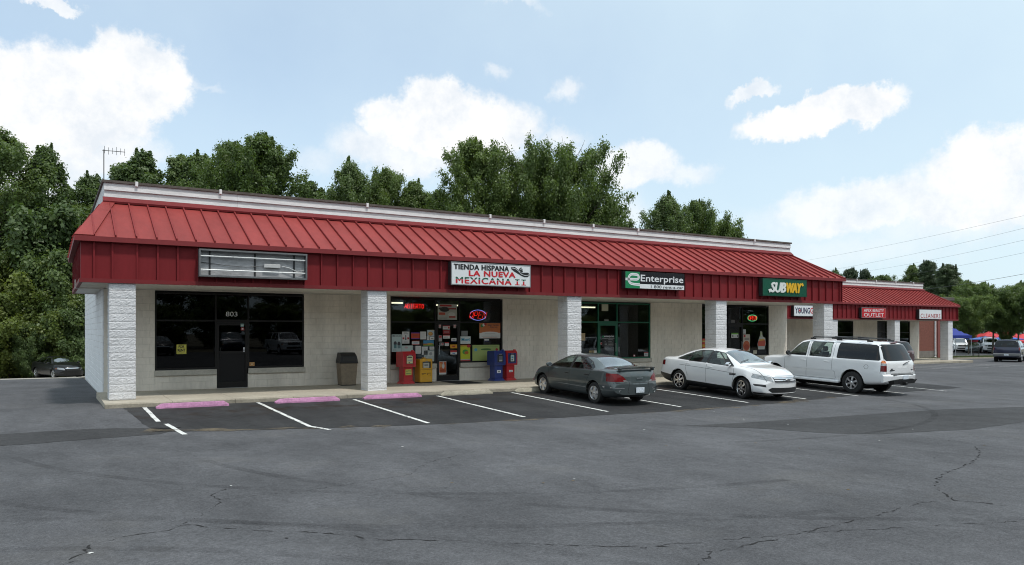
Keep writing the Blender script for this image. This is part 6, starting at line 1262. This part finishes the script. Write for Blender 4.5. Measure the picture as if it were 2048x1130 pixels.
for k, px, yt, q, wd, lb in (('ovate', 1670, 535, 125, 1.0, 'leftmost far tree above the end of the long roof'), ('pine', 1702, 528, 122, .9, 'pointed far tree above the far shop roof'), ('pine', 1730, 530, 126, .8, 'second pointed far tree above the far shop roof'), ('ovate', 1765, 546, 122, 1.2, 'round far tree above the beauty shop sign'), ('slim', 1826, 522, 112, 1.2, 'thin open tree left of the dark pine'), ('pine', 1856, 512, 108, .95, 'tall dark pine above the CLEANERS sign'), ('pine', 1895, 520, 104, 1.3, 'broad dark pine right of the tall one'), ('ovate', 1935, 556, 100, 1.2, 'dark tree at right of the broad pine'), ('small', 1936, 588, 86, 1.0, 'small street tree over the white van'), ('small', 1985, 568, 90, 1.1, 'small street tree behind the navy truck'), ('small', 2036, 578, 88, 1.1, 'small street tree at the right picture edge'), ('ovate', 2044, 560, 112, 1.2, 'dark tree at the right picture edge'), ('ovate', 1990, 580, 118, 1.3, 'dark tree closing the gap behind the street trees'), ('small', 2012, 640, 92, .7, 'young tree in front of the red tents'), ('ovate', 1690, 552, 128, 1.5, 'low far tree filling the gap right of the leftmost one'), ('ovate', 1748, 552, 128, 1.5, 'low far tree between the pointed and the round one'), ('ovate', 1786, 562, 126, 1.3, 'low far tree trailing off left of the pines'), ('ovate', 1878, 540, 116, 1.3, 'dark tree filling in behind the two pines'), ('ovate', 1912, 548, 112, 1.2, 'dark tree right behind the broad pine'), ('ovate', 1845, 556, 114, 1.3, 'dark tree at the foot of the tall pine'), ('ovate', 1965, 560, 116, 1.3, 'dark tree between the pines and the right edge')): tree(k, lb, px, yt, q, GR, wd)
for i in range(29): tree(('ovate', 'broad')[i % 2], 'tree across the car park, mirrored in the shop windows', 0, 0, 0, 'trees mirrored in the windows', 1.5, X=-60+i*10.5+random.uniform(-2, 2), Y=-72+random.uniform(-4, 4), h=random.uniform(15, 19))  # trees mirrored in the panes; more added along the row to shut out sky
for i in range(40): tree('bush', 'shrub added across the car park to keep sky out of the shop windows', 0, 0, 0, 'shrubs added to darken the windows', 1.5, X=-55+i*7+random.uniform(-1, 1), Y=-60+random.uniform(-2, 2), h=random.uniform(5, 7))  # unseen row added so the panes mirror dark leaves instead of sky

# ============================================================ FURTHER VEHICLES AND THE RIGHT-HAND BACKGROUND
BLACKCAR = dict(TAURUS); BLACKCAR['mirror_mat'] = P_BLACK; BLACKCAR['steer'] = 0
BLACKCAR['head'] = [('headlight', [(.50, .60), (.86, .68), (.86, .80), (.55, .75)], 1.9), ('turn_signal', [(.861, .68), (.97, .72), (.97, .82), (.861, .80)], 1.78), ('grille', [(-.40, .58), (.40, .58), (.46, .72), (-.46, .72)], 2.0), ('fog_lamp_recess', [(.60, .36), (.76, .38), (.76, .44), (.60, .42)], 1.9)]
BLACKCAR['extra'] = []; BLACKCAR['black_side'] = []
BLACKCAR['ribs'] = [('end', [(-.47, .735), (.47, .735)], .05, M_CHROME, 'grille_trim', 1)]
X, Y = at(116, 51)
o = build_car('parked_car', 'black sedan standing on the drive behind the left corner', 'car', BLACKCAR, (X, Y, gz(X, Y)), R(-88), P_BLACK); o.scale = (.93, .93, .95)
o.rotation_euler = (0, 0, R(-68))
MAROON = dict(SUV); MAROON['extra'] = []; MAROON['plate'] = (-2.95, .98, -1); MAROON['tail'] = [('tail_light', [(.80, .95), (1.05, .95), (1.05, 1.22), (.80, 1.22)], -2.6)]
X, Y = 42.8, 6.65
o = build_car('parked_truck', 'maroon sport utility car parked before the far shops', 'suv', MAROON, (X, Y, gz(X, Y)), R(90), P_MAROON); o.scale = (.80, .92, .89)
def low_bumper(root, c, paint):
    MB().cbox(-3.0, -2.8, -.95, .95, .52, .74, .04).obj('rear_bumper', mat('grey_bumper', (.16, .165, .17), .5), root); MB().cbox(-3.01, -2.99, -.16, .16, .56, .70, .004).obj('licence_plate', M_PLATE, root)
NAV = dict(SUV); NAV['extra'] = [low_bumper]; NAV['tail'] = [('tail_light', [(.84, 1.0), (1.05, 1.0), (1.05, 1.24), (.84, 1.24)], -2.6)]
X, Y = at(2020, 62); navy = build_car('parked_truck', 'navy sport utility truck driving off at the right edge', 'suv', NAV, (X, Y, gz(X, Y)), R(20), P_NAVY); navy.scale = (.92, .96, .97)
mb_ = MB().cbox(-2.9, -2.8, -.9, .9, .4, .45, .01)
white = [o for o in COL.objects if o.name == 'parked_truck'][0]; taur = [o for o in COL.objects if o.name.startswith('parked_car') and 'white' in o.get('label', '')][0]; blk = [o for o in COL.objects if o.name.startswith('parked_car') and o.get('label', '').startswith('black')][0]
def again(src, label, X, Y, rz, sc=(1, 1, 1), cat=None, name=None):
    o = copy_tree(src); o['label'] = label; o.location = (X, Y, gz(X, Y)); o.rotation_euler = (0, 0, R(rz)); o.scale = sc
    if cat: o['category'] = cat
    if name: o.name = name
    return o
again(white, 'white truck across the car park, mirrored in the vacant shop window', 15.8, -37, 88); again(navy, 'navy truck across the car park, mirrored in the vacant shop window', 11.5, -38, 92); again(blk, 'black sedan across the car park, mirrored in the vacant shop window', 6, -37, 90)
X, Y = at(1918, 98); again(white, 'white van facing the camera beside the blue awning', X, Y, 218, (.82, .92, .98), 'van', 'parked_van')
X, Y = at(1950, 95); again(taur, 'far white car left of the white pickup by the tents', X, Y, 200)
X, Y = at(1979, 94); again(white, 'white pickup facing the road before the red tents', X, Y, 215, (.95, 1, 1.05), 'truck')
X, Y = at(2003, 93); again(taur, 'far white car just behind the navy truck', X, Y, 180)
X, Y = at(2030, 94); again(taur, 'rightmost far white car by the red tents', X, Y, 185)
# brick building beyond the far shops
M_BRICK = mat('brick', (.23, .085, .062), .9, var=.3, vs=7, var2=.2, vs2=30, bump=.3, bs=50); M_BRM = mat('brick_mortar', (.30, .24, .21), .95)
X0, Y0 = at(1836, 66); zb = gz(X0, Y0)
s = thing('brick_building', 'red brick building with white downpipe beyond the far shops', 'building', (X0, Y0, zb))
MB().box(0, 5.2, .03, 9, -.2, 5.2).obj('wall', M_BRM, s); n = 0; rest = MB()
bk = {}
for r_ in range(66):
    z = .72+r_*.0667; x = -.1016*(r_ % 2)
    while x < 3.0:
        a, b = max(0, x), min(x+.2032, 3.0); x += .2032
        if b-a > .03: rest.box(a+.004, b-.004, 0, .05, z+.004, z+.0625)
stuff(rest.obj('brick', M_BRICK, s)); lo = MB()
for r_ in range(4): lo.cbox(0.0, 3.0, .0, .05, -.1+r_*.2032+.003, -.1+(r_+1)*.2032-.003, .004)
stuff(lo.obj('block', mat('grey_block', (.20, .18, .16), .9, var=.2, vs=4), s))
MB().cbox(-.15, 5.4, -.25, 9.1, 5.2, 5.5, .03).obj('roof_edge', M_CAP, s); MB().box(3.01, 3.4, -.05, .02, -.1, 5.2).obj('pilaster', mat('red_board', (.22, .07, .06), .8), s); MB().box(3.41, 5.2, -.02, .02, -.1, 5.2).obj('dark_door', mat('dark_doors', (.04, .025, .022), .6), s)
MB().tube([(2.55, -.08, 5.1), (2.55, -.08, .35), (2.5, -.10, .2), (2.35, -.2, .12)], .085, 8).obj('downpipe', M_BOARD, s, True)
X, Y = at(1884, 64.5); s = thing('bollard', 'yellow steel bollard beside the brick building', 'bollard', (X, Y, gz(X, Y))); MB().lathe([(.09, 0), (.09, 1.02), (.07, 1.08), (.002, 1.11)], 14).obj('post', mat('bollard_yellow', (.62, .42, .02), .5), s, True); MB().lathe([(.13, 0), (.13, .03), (.09, .032)], 14).obj('collar', M_CURB, s)
# blue pop-up awning
def canopy(label, px, q, w, hz, rise, m, cat='tent', name='canopy_tent', legs=True, flap=.3):
    X, Y = at(px, q); z = gz(X, Y); s = thing(name, label, cat, (X, Y, z), R(-31)); n = 8; mb = MB(); P = []
    for j in range(n+1):
        for i in range(n+1):
            u, v = 2*i/n-1, 2*j/n-1; d = max(abs(u), abs(v)); P.append((u*w/2, v*w/2, hz+rise*(1-d)**1.25))
    mb.add(P, [(j*(n+1)+i, j*(n+1)+i+1, (j+1)*(n+1)+i+1, (j+1)*(n+1)+i) for j in range(n) for i in range(n)]); mb.obj('roof_cloth', m, s)
    a = w/2
    for p, q_ in (((-a, -a), (a, -a)), ((a, -a), (a, a)), ((a, a), (-a, a)), ((-a, a), (-a, -a))): MB().add([(p[0], p[1], hz), (q_[0], q_[1], hz), (q_[0], q_[1], hz-flap), (p[0], p[1], hz-flap)], [(0, 1, 2, 3)]).obj('valance', m, s)
    if legs:
        for sx in (-1, 1):
            for sy in (-1, 1): MB().tube([(sx*(a-.05), sy*(a-.05), 0), (sx*(a-.05), sy*(a-.05), hz)], .03, 6).obj('leg', M_STEEL, s)
    return s
M_BLUE = mat('blue_cloth', (.012, .03, .24), .7); M_LBLUE = mat('pale_blue_cloth', (.10, .20, .50), .7); M_REDC = mat('red_cloth', (.55, .035, .045), .7)
canopy('dark blue canopy tent behind the last column', 1901, 76, 2.7, 2.15, .95, M_BLUE)
canopy('left red market tent behind the street trees', 1978, 101, 6.2, 1.75, 1.05, M_REDC, flap=1.6); canopy('right red market tent at the picture edge', 2046, 99, 6.4, 1.55, .95, M_REDC, flap=1.5); canopy('middle red market tent behind the navy truck', 2012, 103, 6.0, 1.8, 1.1, M_REDC, flap=1.6)
canopy('pale blue parasol before the left red tent', 1970, 96, 3.0, 1.75, .4, M_LBLUE, 'parasol', 'parasol', flap=.1); canopy('bright blue parasol before the right red tent', 2012, 96.5, 3.0, 1.8, .4, mat('bright_blue_cloth', (.02, .12, .50), .7), 'parasol', 'parasol', flap=.1)
X, Y = at(1904, 100); s = thing('blue_sign', 'small pale blue roof sign rising behind the far eave', 'sign', (X, Y, gz(X, Y))); MB().cbox(-.65, .65, -.12, .12, 4.9, 6.6, .02).obj('panel', mat('pale_blue_panel', (.20, .42, .70), .5), s); MB().tube([(0, 0, 0), (0, 0, 4.95)], .09, 8).obj('post', M_STEEL, s)
X, Y = at(1952, 70); s = thing('hand_rail', 'thin black hoop rail on the verge left of the navy truck', 'rail', (X, Y, gz(X, Y))); MB().tube([(-.5, 0, 0), (-.5, 0, 1.0), (-.42, 0, 1.08), (.42, 0, 1.08), (.5, 0, 1.0), (.5, 0, 0)], .035, 8).obj('hoop', M_CAB, s)
# grass of the verge
def tuft_field(name, label, x0, x1, y0, y1, n, hgt, m, dz=.05):
    rg = np.random.default_rng(5); x = rg.uniform(x0, x1, n); y = rg.uniform(y0, y1, n); z = np.array([gz(a, b) for a, b in zip(x, y)])+dz; a = rg.uniform(0, 6.28, n); hh = hgt*rg.uniform(.4, 1.2, n); w = .02; V = np.stack([np.stack([x-w*np.cos(a), y-w*np.sin(a), z], 1), np.stack([x+w*np.cos(a), y+w*np.sin(a), z], 1), np.stack([x+.05*np.sin(a), y+.05*np.cos(a), z+hh], 1)], 1).reshape(-1, 3)
    me = bpy.data.meshes.new(name); me.from_pydata(V.tolist(), [], np.arange(3*n).reshape(-1, 3).tolist()); me.materials.append(m); o = link(name, me); o['label'] = label; o['category'] = 'grass'; return stuff(o)
M_BLADE = mat('grass_blade', (.085, .11, .03), .8, var=.35, vs=2)
tuft_field('grass', 'short dry grass on the verge beyond the far shops', 60, 92, 15.2, 18.4, 16000, .12, M_BLADE)
tuft_field('grass', 'weedy grass along the far edge of the back drive', -40, 0, 44, 47, 9000, .35, M_BLADE, 0)
# overhead wires
M_WIRE = mat('wire', (.09, .09, .095), .7)
def pt(px, py, q): X, Y = at(px, q); return (X, Y, 1.948+(660-py)/1508.5*q)
for i, (a, b, r_, lb) in enumerate((((1560, 529, 130), (2110, 417, 62), .009, 'topmost thin overhead wire on the right'), ((1640, 543, 130), (2110, 441, 62), .009, 'second overhead wire from the top'), ((1690, 548, 130), (2110, 466, 62), .009, 'third overhead wire from the top'), ((1730, 560, 130), (2110, 492, 62), .009, 'fourth overhead wire from the top'), ((1780, 584, 120), (2110, 536, 62), .017, 'thick overhead cable above the CLEANERS roof'), ((1940, 586, 110), (2110, 562, 62), .009, 'lowest overhead wire at the right edge'))):
    A, B = Vector(pt(*a)), Vector(pt(*b)); P = [A.lerp(B, t)-Vector((0, 0, .55*4*t*(1-t)*.6)) for t in lin(0, 1, 16)]; o = MB().tube([p[:] for p in P], r_, 5).obj('overhead_wire', M_WIRE); tag(o, lb, 'wire', 'overhead wires')
X, Y = at(2111, 62); s = thing('utility_pole', 'wooden pole carrying the overhead wires beyond the right edge', 'pole', (X, Y, gz(X, Y))); M_POLE = mat('pole_wood', (.12, .095, .07), .95, var=.3, vs=3, stretch=(1, 1, .1))
MB().tube([(0, 0, -.3), (0, 0, 13.4)], [.17, .11], 10).obj('shaft', M_POLE, s, True)
for z in (12.6, 10.9, 9.8): MB().cbox(-.9, .9, -.06, .06, z, z+.12, .01).obj('cross_arm', M_POLE, s)
